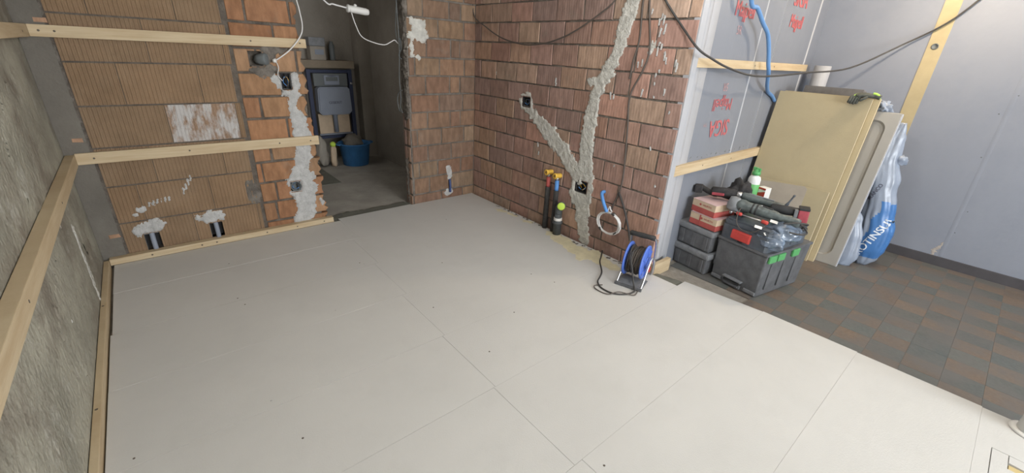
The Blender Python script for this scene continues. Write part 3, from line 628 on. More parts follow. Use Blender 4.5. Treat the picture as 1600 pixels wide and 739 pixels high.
tag(tube('lamp_wire', [(-1.545, -.02, 2.3), (-1.545, -.02, 1.75), (-1.535, -.035, 1.60), (-1.530, -.040, 1.50), (-1.555, -.044, 1.43), (-1.63, -.044, 1.345), (-1.70, -.035, 1.29), (-1.735, -.03, 1.268)], .0045, 'wcable'), 'white wire drooping over the end of the top batten down to the grey plug', 'wire')
tag(tube('lamp_wire', [(-1.735, -.028, 1.262), (-1.725, -.03, 1.22), (-1.735, -.026, 1.17), (-1.71, -.02, 1.13)], .003, 'wcable'), 'short thin wire from the grey plug down to the upper socket box of the pier', 'wire')

jb = empty('junction_box', (-1.06, .10, 1.642), 'white oblong connector box hanging by its cable in the doorway', 'connector box')
bm = bmesh.new(); prof = [(.012, -.088), (.023, -.082), (.026, -.05), (.026, .06), (.021, .082), (.010, .088)]; alathe(bm, prof, (0, 0, 0), (1, 0, -.09), 18)
for v in bm.verts: v.co.y *= 1.1
fin(bm, 'housing', 'whitepl', jb, True); lathe('gland', [(.011, 0), (.013, .012), (.007, .02)], (-.02, 0, .022), 'whitepl', jb)
lathe('end_collar', [(.020, 0), (.028, .004), (.028, .016), (.020, .02)], (-.088, 0, .008), 'whitepl', jb, axis=(1, 0, -.09))
tag(tube('hanging_cable', [(-1.60, .10, 1.98), (-1.318, .10, 1.69), (-1.25, .10, 1.668), (-1.15, .10, 1.652)], .006, 'wcable'), 'white cable running down to the hanging connector box from the upper left', 'cable')
tag(tube('hanging_cable', [(-1.115, .10, 1.625), (-1.09, .10, 1.54), (-1.048, .10, 1.457), (-.96, .10, 1.42), (-.861, .10, 1.405), (-.80, .10, 1.43), (-.765, .10, 1.445), (-.735, .10, 1.42)], .004, 'wcable'), 'thin grey cable sagging from the connector box to the right door jamb', 'cable')
k_ = 0
for lab, off, pts in (('loosest grey wire loop at the top of the right door jamb', 0, [(.05, 2.1), (.09, 1.75), (.13, 1.55), (.11, 1.45), (.06, 1.46), (.05, 1.38), (.10, 1.33), (.05, 1.30)]),
                 ('long grey wire hanging down the right door jamb to below its middle', .01, [(.08, 2.1), (.07, 1.7), (.06, 1.4), (.09, 1.15), (.08, .98), (.10, .90), (.06, .85)]),
                 ('grey wire loop bulging from the middle of the right door jamb', .02, [(.03, 1.05), (.10, 1.02), (.13, .95), (.10, .87), (.04, .86)])):
    tag(tube('jamb_wire', [(-.735-off, y, z) for y, z in pts], .0035, 'greybox'), lab, 'wire')
tag(tube('ceiling_cable', [(-.03, .0-.012, 2.05), (-.035, -.012, 1.712), (-.035, -.209, 1.595), (-.035, -.40, 1.52), (-.035, -.572, 1.482), (-.035, -.77, 1.462), (-.035, -.96, 1.475), (-.035, -1.12, 1.51), (-.035, -1.279, 1.565), (-.035, -1.493, 1.673), (-.035, -1.612, 1.76), (-.035, -1.8, 2.0)], .0055, 'gcable'), 'dark cable sagging in a long loop across the upper red brick wall from the corner', 'cable')
tag(tube('ceiling_cable', [(-.03, -1.78, 2.05), (-.03, -1.90, 1.82), (-.03, -1.961, 1.728), (-.03, -2.095, 1.592), (-.084, -2.25, 1.475), (.07, -2.27, 1.425), (.26, -2.285, 1.382), (.58, -2.295, 1.342), (.96, -2.30, 1.339), (1.42, -2.36, 1.37), (1.85, -2.52, 1.42), (2.10, -2.74, 1.60), (2.14, -2.95, 1.76), (2.14, -3.1, 1.95)], .0065, 'cable'), 'dark cable sagging from the brick wall across the membrane to the white wall', 'cable')
tag(tube('wall_cable', [(-.014, -1.796, 2.0), (-.014, -1.796, 1.72), (-.014, -1.812, 1.523), (-.014, -1.79, 1.39), (-.014, -1.785, 1.312), (-.014, -1.78, 1.28)], .006, 'gcable'), 'short brown cable on the upper brick wall right beside the plaster chase', 'cable')
tag(tube('wall_cable', [(-.015, -1.843, 2.0), (-.015, -1.843, 1.735), (-.015, -1.898, 1.469), (-.015, -1.874, 1.337), (-.015, -1.807, 1.173), (-.015, -1.827, .966), (-.015, -1.853, .657), (-.015, -1.842, .511), (-.015, -1.812, .42), (-.015, -1.80, .36)], .006, 'gcable'), 'long brown cable running down the brick wall beside a vertical joint', 'cable')
tag(tube('wall_cable', [(-.018, -1.842, .511), (-.018, -1.906, .408), (-.018, -1.945, .33), (-.020, -1.98, .25), (-.05, -2.02, .20)], .007, 'cable'), 'black cable slanting down the low brick wall into the cable reel', 'cable')
# blue conduit and white coil
cd = empty('blue_conduit', (-.02, -1.706, .472), 'short blue corrugated conduit poking out of the low brick wall', 'conduit')
bm = bmesh.new(); P = catmull([(.03, 0, .004), (-.02, -.005, .0), (-.045, -.045, -.05), (-.045, -.09, -.118)], 10)
atube(bm, P, [(.0135 if i % 2 else .0115) for i in range(len(P))], 10); fin(bm, 'corrugated_tube', 'conduit', cd, True)
cc = empty('cable_coil', (-.055, -1.82, .272), 'coil of white cable tied up below the blue conduit on the brick wall', 'cable coil')
bm = bmesh.new(); pts = [(0, .022, .085), (-.0, .008, .125), (0, .0, .1)]
pts = [(.010, .026, .088), (.008, .012, .11), (.0, .0+.02, .082)]
N_ = 4
for i in range(N_*16+1):
    a = math.pi/2+i*2*math.pi/16; r = .088+.006*math.sin(i*.45)
    pts.append((-.004+.007*((i//16) % 2)+.004*math.sin(i*.7), math.cos(a)*r*1.14+.004*math.sin(i), math.sin(a)*r*.93-.004))
atube(bm, [V(p) for p in pts[3:]], .0055, 7); atube(bm, catmull([(.012, -.005+.0, .088), (.004, .004, .105), (.0, .012, .125), (.004, .03, .075+.0)], 5), .005, 7)
fin(bm, 'coiled_cable', 'wcable', cc, True)
for a in (1.9, 3.9, 5.4):
    bm = bmesh.new(); abox(bm, (-.016, -.005, -.014), (.016, .005, .014), 0, .002, Matrix.Translation((0, math.cos(a)*.100, math.sin(a)*.083))@Matrix.Rotation(a, 4, 'X')); fin(bm, 'cable_tie', 'cable', cc)
# heating pipe stubs at the ribbed wall
for (u, v, ru, rv), lab in zip(H_POR, ('left grey pipe stub in a slot at the foot of the ribbed block wall', 'right grey pipe stub in a slot at the foot of the ribbed block wall')):
    e = empty('pipe_stub', (u, .0, -.0), lab, 'pipe')
    tube('pipe', [(0, -.006, .03), (0, -.006, .10), (0, .012, v+rv-.006), (0, .035, v+rv)], .015, 'cistern', e, 12, 4)
    box('slot_shade', (-ru+.001, .049, v-rv+.002), (ru-.001, .046, v+rv-.002), 'dark', e)  # dark sheets put the shade of the recess into colour
    box('slot_shade', (-ru+.0005, .046, v-rv+.002), (-ru+.003, .002, v+rv-.002), 'drain', e)
e = empty('blue_pipe_end', (-.306, -.02, .11), 'short blue pipe bridging two plaster dabs on the brick pier right of the doorway', 'pipe')
tube('pipe', [(0, .006, .08), (0, -.004, .02), (0, -.004, -.05)], .012, mat('navy_pipe', (.05, .08, .2), .5), e, 10, 3)
# water pipes
for (y, cap, colr, lab) in ((-1.150, .500, 'cardred', 'left insulated water pipe with a dull red sleeve and yellow plug'), (-1.250, .492, 'conduit', 'right insulated water pipe with a blue sleeve and yellow plug')):
    e = empty('water_pipe', (-.045, y, 0), lab, 'pipe')
    lathe('insulation', [(.022, 0), (.0235, .1), (.022, .25), (.023, cap-.115)], (0, 0, -.01), 'insul', e, seg=14)
    lathe('sleeve', [(.017, 0), (.018, .02), (.017, .085)], (0, 0, cap-.125), colr, e, seg=14)
    lathe('elbow_body', [(.012, 0), (.013, .04)], (0, 0, cap-.045), 'steel', e, seg=12)
    bm = bmesh.new(); alathe(bm, [(.020, -.032), (.021, -.026), (.0215, .02), (.024, .022), (.024, .034), (.012, .035), (.010, .020)], (0, 0, cap), (-1, .12, .03), 16); fin(bm, 'plug', 'yellowcap', e, True)
    lathe('plug_mark', [(.006, 0), (.006, .002)], (-.0345, .004, cap+.001), 'brass', e, axis=(-1, .12, .03), seg=8)
e = empty('drain_pipe', (-.062, -1.315, 0), 'stout grey drain elbow with a lime green cap at the foot of the brick wall', 'pipe')
lathe('riser', [(.034, -.01), (.034, .10), (.041, .105), (.041, .125), (.034, .13), (.030, .132), (.030, .20)], (0, 0, -.005), 'drain', e, seg=20)
tube('elbow', [(0, 0, .185), (0, 0, .225), (-.004, -.018, .262), (-.02, -.045, .274)], .031, 'drain', e, 18, 5)
lathe('socket_ring', [(.030, 0), (.035, .002), (.035, .018), (.030, .02)], (-.014, -.036, .270), 'drain', e, axis=(-.75, -.62, .08), seg=20)
lathe('cap', [(.031, 0), (.032, .010), (.026, .013), (.0, .0135)], (-.029, -.049, .272), 'neon', e, axis=(-.75, -.62, .08), seg=20)
lathe('label_band', [(.0345, 0), (.0347, .001), (.0347, .022), (.0345, .023)], (0, 0, .128), 'whitepl', e, seg=20)
# blue hose on the membrane
e = tag(tube('blue_hose', [(.35, -2.235, 2.1), (.492, -2.225, 1.771), (.60, -2.228, 1.735), (.72, -2.235, 1.66), (.83, -2.24, 1.60), (.905, -2.246, 1.50), (.945, -2.25, 1.42), (1.0, -2.248, 1.36), (1.09, -2.225, 1.29), (1.20, -2.195, 1.245), (1.32, -2.1675, 1.21), (1.42, -2.1670, 1.18), (1.5, -2.1670, 1.14)], .0135, 'hose', None, 12), 'light blue hose hanging in front of the printed membrane and top batten', 'hose')

# ------------------------------------------------------------------ cable reel
R = empty('cable_reel', (-.178, -2.178, 0), 'blue cable reel with black cable on a steel frame at the brick wall end', 'cable reel', rz=math.radians(16))
def flange(y):
    bm = bmesh.new(); seg = 40; r = .118
    prof = [(.045, 0), (.105, .002), (r, .004), (r, .012), (.105, .014), (.045, .012)]
    alathe(bm, prof, (0, y, .150), (0, 1, 0), seg)
    o = fin(bm, 'flange', 'blue', R, True)
    for k in range(6):
        a = k*math.pi/3; s = -1 if y < 0 else 1
        bm = bmesh.new(); abox(bm, (-.004, -.003, .045), (.004, .003, .104), 0, .001, Matrix.Translation((0, y+(-.001 if y < 0 else .013), .150))@Matrix.Rotation(a, 4, 'Y')); fin(bm, 'rib', 'blue', o)
flange(.050); flange(-.068)
bm = bmesh.new(); alathe(bm, [(.05, -.056), (.078, -.054), (.084, -.03), (.080, 0), (.086, .03), (.078, .048), (.05, .05)], (0, 0, .150), (0, 1, 0), 28); fin(bm, 'drum', 'insul', R, True)
bm = bmesh.new(); pts = []
for i in range(14*16):
    a = i*2*math.pi/16; t = i/(14*16); y = -.050+.096*t+.006*math.sin(i*.23); r = .088+.004*math.sin(i*.37)
    pts.append(V((math.cos(a)*r, y, .150+math.sin(a)*r)))
atube(bm, pts, .0048, 6); fin(bm, 'wound_cable', 'gcable', R, True)
bm = bmesh.new(); pts = []
for i in range(3*16):
    a = i*2*math.pi/16; y = .04*math.sin(i*.29+.5); pts.append(V((math.cos(a)*.096, y, .150+math.sin(a)*.096)))
atube(bm, pts, .005, 6); fin(bm, 'loose_winding', 'cable', R, True)
tube('back_tube', [(.135, .075, .008), (.14, .03, .008), (.14, -.04, .008), (.138, -.082, .012), (.12, -.092, .06), (.095, -.092, .20), (.070, -.090, .285), (.045, -.075, .312), (.04, -.04, .316)], .0085, 'steel', R, 10)
tube('back_tube', [(.135, .075, .008), (.12, .088, .06), (.095, .086, .20), (.070, .084, .285), (.045, .07, .312), (.04, .03, .316)], .0085, 'steel', R, 10)
tube('front_tube', [(-.125, -.092, .010), (-.10, -.094, .05), (-.055, -.096, .135), (-.03, -.098, .175), (-.002, -.102, .192), (.018, -.108, .178), (.02, -.112, .155)], .0075, 'steel', R, 10)
tube('front_tube', [(-.125, .075, .010), (-.09, .072, .06), (-.03, .070, .135), (0, .068, .15)], .0075, 'steel', R, 10)
tube('front_foot', [(-.125, -.092, .010), (-.13, -.03, .008), (-.13, .03, .008), (-.125, .075, .010)], .0075, 'steel', R, 10)
lathe('handle_grip', [(.014, -.085), (.0175, -.08), (.0165, -.04), (.018, 0), (.0165, .04), (.0175, .08), (.014, .085)], (.040, 0, .318), 'rubber', R, axis=(0, 1, 0), seg=16)
lathe('hub', [(.042, 0), (.040, .006), (.018, .012), (.0, .013)], (0, -.068, .150), 'blue', R, axis=(0, -1, 0), seg=24)
bm = bmesh.new(); abox(bm, (-.052, -.106, .108), (-.012, -.086, .134), 0, .005); fin(bm, 'brake_clip', 'red', R)
prism('base_tray', [(-.138, -.098), (.02, -.094), (.03, .05), (.02, .078), (-.10, .080), (-.142, .05)], .003, .011, 'lid', R, bev=.003)
prism('tray_rim', [(-.150, -.104), (-.138, -.104), (-.138, .085), (-.150, .078)], .002, .022, 'black', R, bev=.002)
tag(tube('extension_cable', [(-.022, -1.778, .016), (-.10, -1.83, .006), (-.174, -1.879, .006), (-.282, -1.984, .006), (-.36, -2.03, .006), (-.422, -2.063, .006), (-.468, -2.13, .006), (-.462, -2.221, .006), (-.404, -2.275, .006), (-.345, -2.29, .006), (-.312, -2.282, .012), (-.298, -2.255, .05), (-.287, -2.225, .12), (-.282, -2.20, .19), (-.262, -2.19, .232)], .0052, 'cable'), 'black cable looping over the floor boards from the wall foot to the reel', 'cable')
tag(tube('extension_cable', [(-.30, -2.30, .006), (-.37, -2.315, .006), (-.43, -2.245, .017), (-.50, -2.205, .006), (-.51, -2.12, .006), (-.482, -2.085, .006), (-.43, -2.11, .006)], .0035, 'gcable'), 'thin brown wire curling beside the black cable loop on the floor', 'wire')

# ------------------------------------------------------------------ black crates
def crate(x0, x1, y0, y1, z0, z1, label):
    e = empty('tool_crate', ((x0+x1)/2, (y0+y1)/2, z0), label, 'crate', 'stacked black crates'); hx, hy, h = (x1-x0)/2, (y1-y0)/2, z1-z0
    bm = bmesh.new(); lo = h*.70
    vs = abox(bm, (-hx+.012, -hy+.012, .0), (hx-.012, hy-.012, lo), 0, .012)
    for v in bm.verts:
        k = 1-.035*(1-v.co.z/lo); v.co.x *= k; v.co.y *= k
    fin(bm, 'crate_body', 'black', e)
    bm = bmesh.new(); abox(bm, (-hx, -hy, lo), (hx, hy, h-.006), 0, .014); abox(bm, (-hx+.05, -hy+.05, h-.010), (hx-.05, hy-.05, h), 0, .005); fin(bm, 'lid', 'lid', e)
    for s in (-.5, 0, .5):
        bm = bmesh.new(); abox(bm, (-hx+.010, hy*s*1.3-.014, .012), (-hx+.018, hy*s*1.3+.014, lo-.006), 0, .003); fin(bm, 'front_rib', 'black', e)
    bm = bmesh.new(); abox(bm, (-hx*.5, -hy-.006, lo-.035), (-hx*.2, -hy+.010, lo+.012), 0, .004); fin(bm, 'latch', 'lid', e)
    bm = bmesh.new(); abox(bm, (hx*.2, -hy-.006, lo-.035), (hx*.5, -hy+.010, lo+.012), 0, .004); fin(bm, 'latch', 'lid', e)
    return e
def stack_frame(o, rz):
    o.rotation_euler = (0, 0, rz)
stack_frame(crate(.345, .70, -2.466, -2.163, -.0235, .150, 'lower black crate with a grey lid, bottom of the two beside the membrane wall'), math.radians(-9))
stack_frame(crate(.345, .70, -2.460, -2.161, .1505, .325, 'upper black crate with a grey lid, under the two red cartons'), math.radians(-9))

# ------------------------------------------------------------------ big tool box and its load
RZ = math.radians(-10.5)
tb = empty('tool_box', (.60, -2.672, -.0235), 'big black lidded tool box standing at the edge of the floor boards', 'tool box', rz=RZ)
bm = bmesh.new(); vs = abox(bm, (-.262, -.176, 0), (.262, .176, .305), 0, .010)
for v in bm.verts:
    k = 1-.050*(1-v.co.z/.305); v.co.x = (v.co.x-.0)*k; v.co.y *= k
fin(bm, 'box_body', 'black', tb)
bm = bmesh.new(); abox(bm, (-.268, -.182, .306), (.268, .182, .326), 0, .005); fin(bm, 'lid', 'black', tb)
for y in (-.125, .125):
    bm = bmesh.new(); abox(bm, (-.258, y-.040, .012), (-.246, y+.040, .036), 0, .004); fin(bm, 'corner_foot', 'lid', tb)
for z, s_, mm in ((.066, .068, 'lid'), (.045, .060, 'rubber'), (.022, .052, 'black')):
    bm = bmesh.new(); abox(bm, (-.275 if z < .06 else -.281, -s_, z-.006), (-.245, s_, z+.006), 0, .003); fin(bm, 'handle', mm, tb)
bm = bmesh.new(); abox(bm, (-.268, -.062, .008), (-.247, .062, .036), 0, .004); fin(bm, 'handle', 'black', tb)
for x in (-.205, -.11, .06):
    bm = bmesh.new(); abox(bm, (x-.040, -.192, .262), (x+.040, -.176, .312), 0, .005); o = fin(bm, 'latch', 'green', tb); o['label'] = 'green latch'
for k in range(3):
    bm = bmesh.new(); abox(bm, (-.18+.14*k, -.179, .05), (-.165+.14*k, -.171, .24), 0, .003); fin(bm, 'side_rib', 'black', tb)

tc_ = empty('power_tool_case', (.575, -2.660, .3035), 'dark blue-grey tool case with a red latch on top of the big black box', 'tool case', rz=RZ)
prism('case_body', [(-.225, -.165), (.20, -.165), (.215, -.15), (.215, .15), (.20, .165), (-.225, .165), (-.238, .15), (-.238, -.15)], .0, .105, 'bluegrey', tc_, bev=.008)
prism('case_lid', [(-.222, -.163), (.19, -.163), (.205, -.148), (.205, .148), (.19, .163), (-.222, .163), (-.235, .148), (-.235, -.148)], .107, .140, 'bluegrey', tc_, bev=.012)
prism('case_seam', [(-.228, -.158), (.19, -.158), (.19, .158), (-.228, .158)], .104, .108, 'rubber', tc_)
bm = bmesh.new(); abox(bm, (-.250, -.052, .018), (-.228, .090-.010, .082), 0, .007)
for v in bm.verts: v.co.x -= .010*math.sin(max(0, min(1, v.co.z/.09))*3.0)
o = fin(bm, 'latch', 'red', tc_); o['label'] = 'red latch'
bm = bmesh.new(); abox(bm, (-.246, .0, .004), (-.232, .03, .016), 0, .003); fin(bm, 'latch_hook', 'rubber', tc_)
for k in range(4):
    bm = bmesh.new(); abox(bm, (-.15+.09*k, -.170, .015), (-.12+.09*k, -.160, .095), 0, .004); fin(bm, 'side_rib', 'bluegrey', tc_)
tube('carry_handle', [(-.12, -.168, .120), (-.10, -.195, .128), (.10, -.195, .128), (.12, -.168, .120)], .010, 'rubber', tc_, 10)
bm = bmesh.new(); P = [(-.04, .06), (-.01, .075), (.03, .05), (.02, .02), (.035, -.01), (.0, -.03), (-.035, -.005)]
prism('red_clip', [(p[0]-.10, p[1]*.6+.03) for p in P], -.008, .004, 'reds', tc_, (V((0, -.166, .03)), X0, Z0, -Y0), .002)

def crumple(name, c, s, m, seed, label, cat, sub=4, amp=.35, rz=0, flat=0.0):
    bm = bmesh.new(); bmesh.ops.create_icosphere(bm, subdivisions=sub, radius=1)
    for v in bm.verts:
        n = v.co.normalized(); k = 1+amp*noise.noise(n*2.1+V((seed, 0, 0)))+amp*.5*abs(noise.noise(n*5+V((0, seed, 0))))+amp*.2*noise.noise(n*12+V((seed, 1, 0)))
        p = n*k; v.co = V((p.x*s[0], p.y*s[1], max(p.z, -.72)*s[2]))
    o = fin(bm, name, m, None, True); o.location = c; o.rotation_euler = (0, 0, rz); tag(o, label, cat); return o
crumple('plastic_pouch', (.365, -2.765, .375), (.055, .085, .062), 'clear', 3, 'shiny crumpled dark plastic pouch on the front corner of the tool case', 'pouch', rz=RZ)
crumple('plastic_pouch', (.47, -2.80, .425), (.10, .09, .060), 'clear', 9, 'shiny crumpled plastic pouch under the battery end of the tools', 'pouch', rz=RZ)
for i, (x, y, z, a) in enumerate(((.325, -2.69, .455, .3), (.330, -2.745, .425, 1.2), (.42, -2.74, .488, .2))):
    bm = bmesh.new(); abox(bm, (-.010, -.022, -.001), (.010, .022, .001), 0, 0); o = fin(bm, 'paper_label', 'whitepl'); o.location = (x, y, z); o.rotation_euler = (.2, -.7, a)
    tag(o, ['small white tag on the crumpled pouch next to the red latch', 'small white tag hanging at the corner of the crumpled pouch', 'small white slip lying under the grinder body'][i], 'tag')

def tool(name, loc, axis, parts, label, cat):
    """a hand tool: parts = [(partname, kind, material, data)] in a frame whose X is the tool axis"""
    e = empty(name, loc, label, cat); ax = V(axis).normalized(); side = Z0.cross(ax).normalized(); upv = ax.cross(side)
    e.rotation_mode = 'QUATERNION'; e.rotation_quaternion = Matrix((ax, side, upv)).transposed().to_quaternion()
    for pn, kind, m, d in parts:
        bm = bmesh.new()
        if kind == 'lathe': alathe(bm, d[0], d[1], d[2], 18)
        elif kind == 'box': abox(bm, d[0], d[1], 0, d[2])
        elif kind == 'tube': P = catmull(d[0], 6); atube(bm, P, d[1], 10)
        fin(bm, pn, m, e, kind != 'box')
    return e
tool('angle_grinder', (.455, -2.655, .520), (.16, -1, -.10), [
    ('motor_housing', 'lathe', 'tool', ([(.024, -.17), (.038, -.165), (.040, -.13), (.034, -.10), (.036, -.02), (.033, .06), (.026, .09), (.028, .15), (.031, .20), (.024, .215)], (0, 0, 0), (1, 0, 0))),
    ('gear_head', 'lathe', 'lid', ([(.018, -.055), (.040, -.045), (.043, -.01), (.036, .035), (.02, .040)], (-.185, 0, 0), (0, .15, 1))),
    ('spindle', 'lathe', 'steel', ([(.010, 0), (.010, .022), (.006, .024)], (-.185, -.008, -.055), (0, 0, -1))),
    ('side_grip', 'lathe', 'rubber', ([(.008, 0), (.013, .02), (.016, .05), (.014, .10), (.018, .115), (.01, .12)], (-.19, .03, .0), (-.2, 1, .1))),
    ('vent_ring', 'lathe', 'rubber', ([(.0355, 0), (.0362, .002), (.0362, .010), (.0355, .012)], (-.075, 0, 0), (1, 0, 0))),
    ('vent_ring', 'lathe', 'rubber', ([(.0355, 0), (.0362, .002), (.0362, .010), (.0355, .012)], (-.050, 0, 0), (1, 0, 0))),
    ('switch', 'box', 'rubber', ((-.02, -.008, .030), (.045, .008, .040), .003)),
    ('power_cord', 'tube', 'cable', ([(.21, 0, 0), (.24, .0, -.012), (.27, -.03, -.03), (.25, -.07, -.04), (.18, -.09, -.045)], .005))],
    'long dusty grey-green angle grinder lying on top of the tool case', 'grinder')
tool('multi_tool', (.60, -2.60, .545), (.30, -1, -.12), [
    ('body', 'lathe', 'tool', ([(.020, -.15), (.027, -.14), (.029, -.08), (.024, 0), (.026, .08), (.028, .12), (.018, .13)], (0, 0, 0), (1, 0, 0))),
    ('accent', 'box', 'lid', ((-.11, -.006, .024), (.05, .006, .032), .003)),
    ('head', 'lathe', 'steel', ([(.012, 0), (.022, .008), (.022, .03), (.014, .04)], (-.165, 0, -.02), (0, 0, 1))),
    ('blade', 'box', 'lid', ((-.22, -.012, -.024), (-.15, .012, -.021), .001))],
    'slim grey multi tool lying behind the angle grinder', 'power tool')
tool('cordless_drill', (.53, -2.36, .560), (.45, -1, .05), [
    ('motor_body', 'lathe', 'fabric', ([(.020, -.10), (.034, -.09), (.036, -.02), (.033, .05), (.024, .07)], (0, 0, .0), (1, 0, 0))),
    ('chuck', 'lathe', 'rubber', ([(.022, 0), (.021, .03), (.010, .045)], (.07, 0, 0), (1, 0, 0))),
    ('grip', 'tube', 'rubber', ([(-.055, 0, -.02), (-.085, .012, -.020), (-.14, .03, .00), (-.165, .04, .012)], .019)),
    ('battery', 'box', 'fabric', ((-.21, -.005, -.025), (-.155, .06, .03), .008)),
    ('red_stripe', 'box', 'reds', ((-.09, -.038, -.018), (-.01, -.030, .002), .003))],
    'black cordless drill lying over the red cartons, red stripe below', 'drill')
tool('cordless_screwdriver', (.56, -2.80, .535), (.35, -1, .06), [
    ('battery', 'box', 'reds', ((.018, -.045, -.045), (.075, .030, .040), .007)),
    ('battery_top', 'box', 'rubber', ((.016, -.047, .036), (.077, .032, .052), .006)),
    ('motor_body', 'lathe', 'rubber', ([(.022, -.14), (.030, -.13), (.030, -.03), (.026, .02)], (0, 0, .012), (1, 0, -.05))),
    ('clip', 'box', 'lid', ((-.005, -.040, -.040), (.016, .024, .036), .003))],
    'black cordless screwdriver with a dusty red battery at the right end of the pile', 'screwdriver')
tool('red_handled_rod', (.370, -2.610, .487), (-.06, -1, -.02), [
    ('rod', 'lathe', 'steel', ([(.004, -.115), (.004, .115)], (0, 0, 0), (1, 0, 0))),
    ('handle', 'lathe', 'red', ([(.006, 0), (.011, .004), (.011, .034), (.006, .038)], (-.09, 0, 0), (1, 0, 0))),
    ('handle', 'lathe', 'red', ([(.006, 0), (.012, .004), (.012, .038), (.006, .042)], (.075, 0, 0), (1, 0, 0)))],
    'thin steel rod with two red grips lying in front of the angle grinder', 'tool')
tool('drill_bit', (.60, -2.735, .575), (.12, -.35, 1), [
    ('shank', 'lathe', 'bluegrey', ([(.010, -.05), (.010, .0), (.006, .01), (.005, .055), (.008, .06), (.006, .07)], (0, 0, 0), (1, 0, 0)))],
    'dark bit sticking up between the tools', 'drill bit')
tag(tube('cord_loop', [(.40, -2.80, .500), (.44, -2.86, .515), (.49, -2.90, .510), (.53, -2.895, .492), (.50, -2.85, .484), (.44, -2.80, .490)], .0055, 'cable'), 'black cord loop hanging over the right side of the tool pile', 'cord')
tag(tube('cord_loop', [(.41, -2.53, .525), (.335, -2.545, .50), (.318, -2.56, .44), (.322, -2.60, .405), (.318, -2.66, .41), (.33, -2.70, .44), (.38, -2.72, .475)], .0028, 'gcable'), 'thin cord drooping in front of the tool case above the red latch', 'cord')
crumple('tool_bag', (.695, -2.385, .47), (.080, .085, .155), 'fabric', 17, 'black fabric tool bag slumped behind the cartons, below the green bottle', 'bag', rz=RZ)
crumple('work_glove_bundle', (.50, -2.50, .500), (.075, .055, .036), 'tool', 23, 'dusty dark bundle of cloth at the head of the angle grinder', 'cloth', rz=RZ)
# red cartons
def carton(c, rz, label, s=(.105, .098, .043), div=False):
    e = empty('carton', c, label, 'carton', None, rz); hx, hy, h = s[0], s[1], s[2]*2
    bm = bmesh.new(); abox(bm, (-hx, -hy, 0), (hx, hy, h*.45), 0, .0015); fin(bm, 'red_base', 'cardred', e)
    bm = bmesh.new(); abox(bm, (-hx, -hy, h*.451), (hx, hy, h-.002), 0, .0015); fin(bm, 'beige_side', 'card', e)
    bm = bmesh.new(); abox(bm, (-hx-.002, -hy-.001, h-.002), (hx+.001, hy+.001, h), 0, 0); fin(bm, 'top_flap', 'cardtop', e)
    if div: box('tape', (-hx-.0012, hy*.18, .002), (-hx-.0002, hy*.28, h-.004), 'cardred', e)
    text('print', 'WURTH', .020, (-hx, -.030 if not div else -.042, h*.70), (0, -1, 0), (0, 0, 1), 'cardred', e, off=.0016, bold=.02)
    bm = bmesh.new(); alathe(bm, [(.008, 0), (.008, .0008)], (-hx-.0012, .028 if not div else .012, h*.70), (-1, 0, 0), 14); fin(bm, 'print', 'cardred', e)
    return e
carton((.455, -2.345, .3265), RZ, 'lower red and beige carton on the crate lid', s=(.110, .108, .043), div=True)
carton((.470, -2.325, .4135), RZ-.06, 'upper red and beige carton under the cordless drill', s=(.108, .098, .045))
# crate behind the tools carrying the bottle
bk = empty('storage_crate', (.955, -2.375, -.0235), 'black storage crate mostly hidden behind the tool pile, bottle on its lid', 'crate')
bm = bmesh.new(); abox(bm, (-.14, -.14, 0), (.14, .14, .40), 0, .01); fin(bm, 'crate_body', 'black', bk)
bm = bmesh.new(); abox(bm, (-.145, -.145, .40), (.145, .145, .43), 0, .008); fin(bm, 'lid', 'lid', bk)
bo = empty('squeeze_bottle', (.865, -2.405, .407), 'white bottle with green label and green cap standing behind the tools', 'bottle')
lathe('bottle_body', [(.036, 0), (.042, .006), (.042, .215), (.036, .235), (.018, .245), (.016, .252)], (0, 0, 0), 'bottle', bo, seg=28)
lathe('label', [(.0422, .055), (.0428, .056), (.0428, .182), (.0422, .183)], (0, 0, 0), 'label_g', bo, seg=28)
lathe('cap', [(.019, .248), (.029, .250), (.029, .272), (.020, .276), (.018, .292), (.008, .294), (.007, .304)], (0, 0, 0), 'green', bo, seg=20)
box('cap_lever', (-.012, -.026, .278), (.010, .0, .300), 'green', bo, bev=.003); box('cap_lever', (-.010, .010, .280), (.008, .026, .306), 'green', bo, bev=.003)
bc = empty('small_carton', (.905, -2.478, .407), 'small white and red carton right of the green labelled bottle', 'carton', rz=-.3)
box('carton_body', (-.030, -.032, 0), (.030, .032, .165), 'whitepl', bc, bev=.001)
prism('red_band', [(-.032, .055), (.032, .085), (.032, .140), (-.032, .118)], 0, .001, 'red', bc, (V((-.0302, 0, 0)), -Y0, Z0, -X0))
prism('red_band', [(-.032, .150), (.032, .150), (.032, .164), (-.032, .164)], 0, .001, 'red', bc, (V((-.0302, 0, 0)), -Y0, Z0, -X0))

# ------------------------------------------------------------------ leaning boards
def lean(name, x0, z0, x1, z1, y0, y1, label, cat, build):
    """plate standing on edge: local X along the wall (world -Y), local Y up the slope, local Z out of its face (towards -X)"""
    e = empty(name, (x0, y0, z0), label, cat); d = V((x1-x0, 0, z1-z0)); L_ = d.length; d.normalize(); u = V((0, -1, 0)); n = u.cross(d)
    e.rotation_mode = 'QUATERNION'; e.rotation_quaternion = Matrix((u, d, n)).transposed().to_quaternion()
    build(e, abs(y1-y0), L_); return e
def foam(e, W_, L_, t=.026, film=None):
    bm = bmesh.new(); abox(bm, (0, 0, -t), (W_, L_, -.0022)); fin(bm, 'foam_core', 'foam_edge', e)
    bm = bmesh.new(); abox(bm, (-.0006, 0, -.0022), (W_+.0008, L_+.0006, 0)); fin(bm, 'front_facing', 'foam', e)
    bm = bmesh.new(); abox(bm, (W_, .001, -.008), (W_+.0012, L_, -.0022)); fin(bm, 'pale_edge', 'foam_line', e)
    if film: film(e)
FL = -.0235
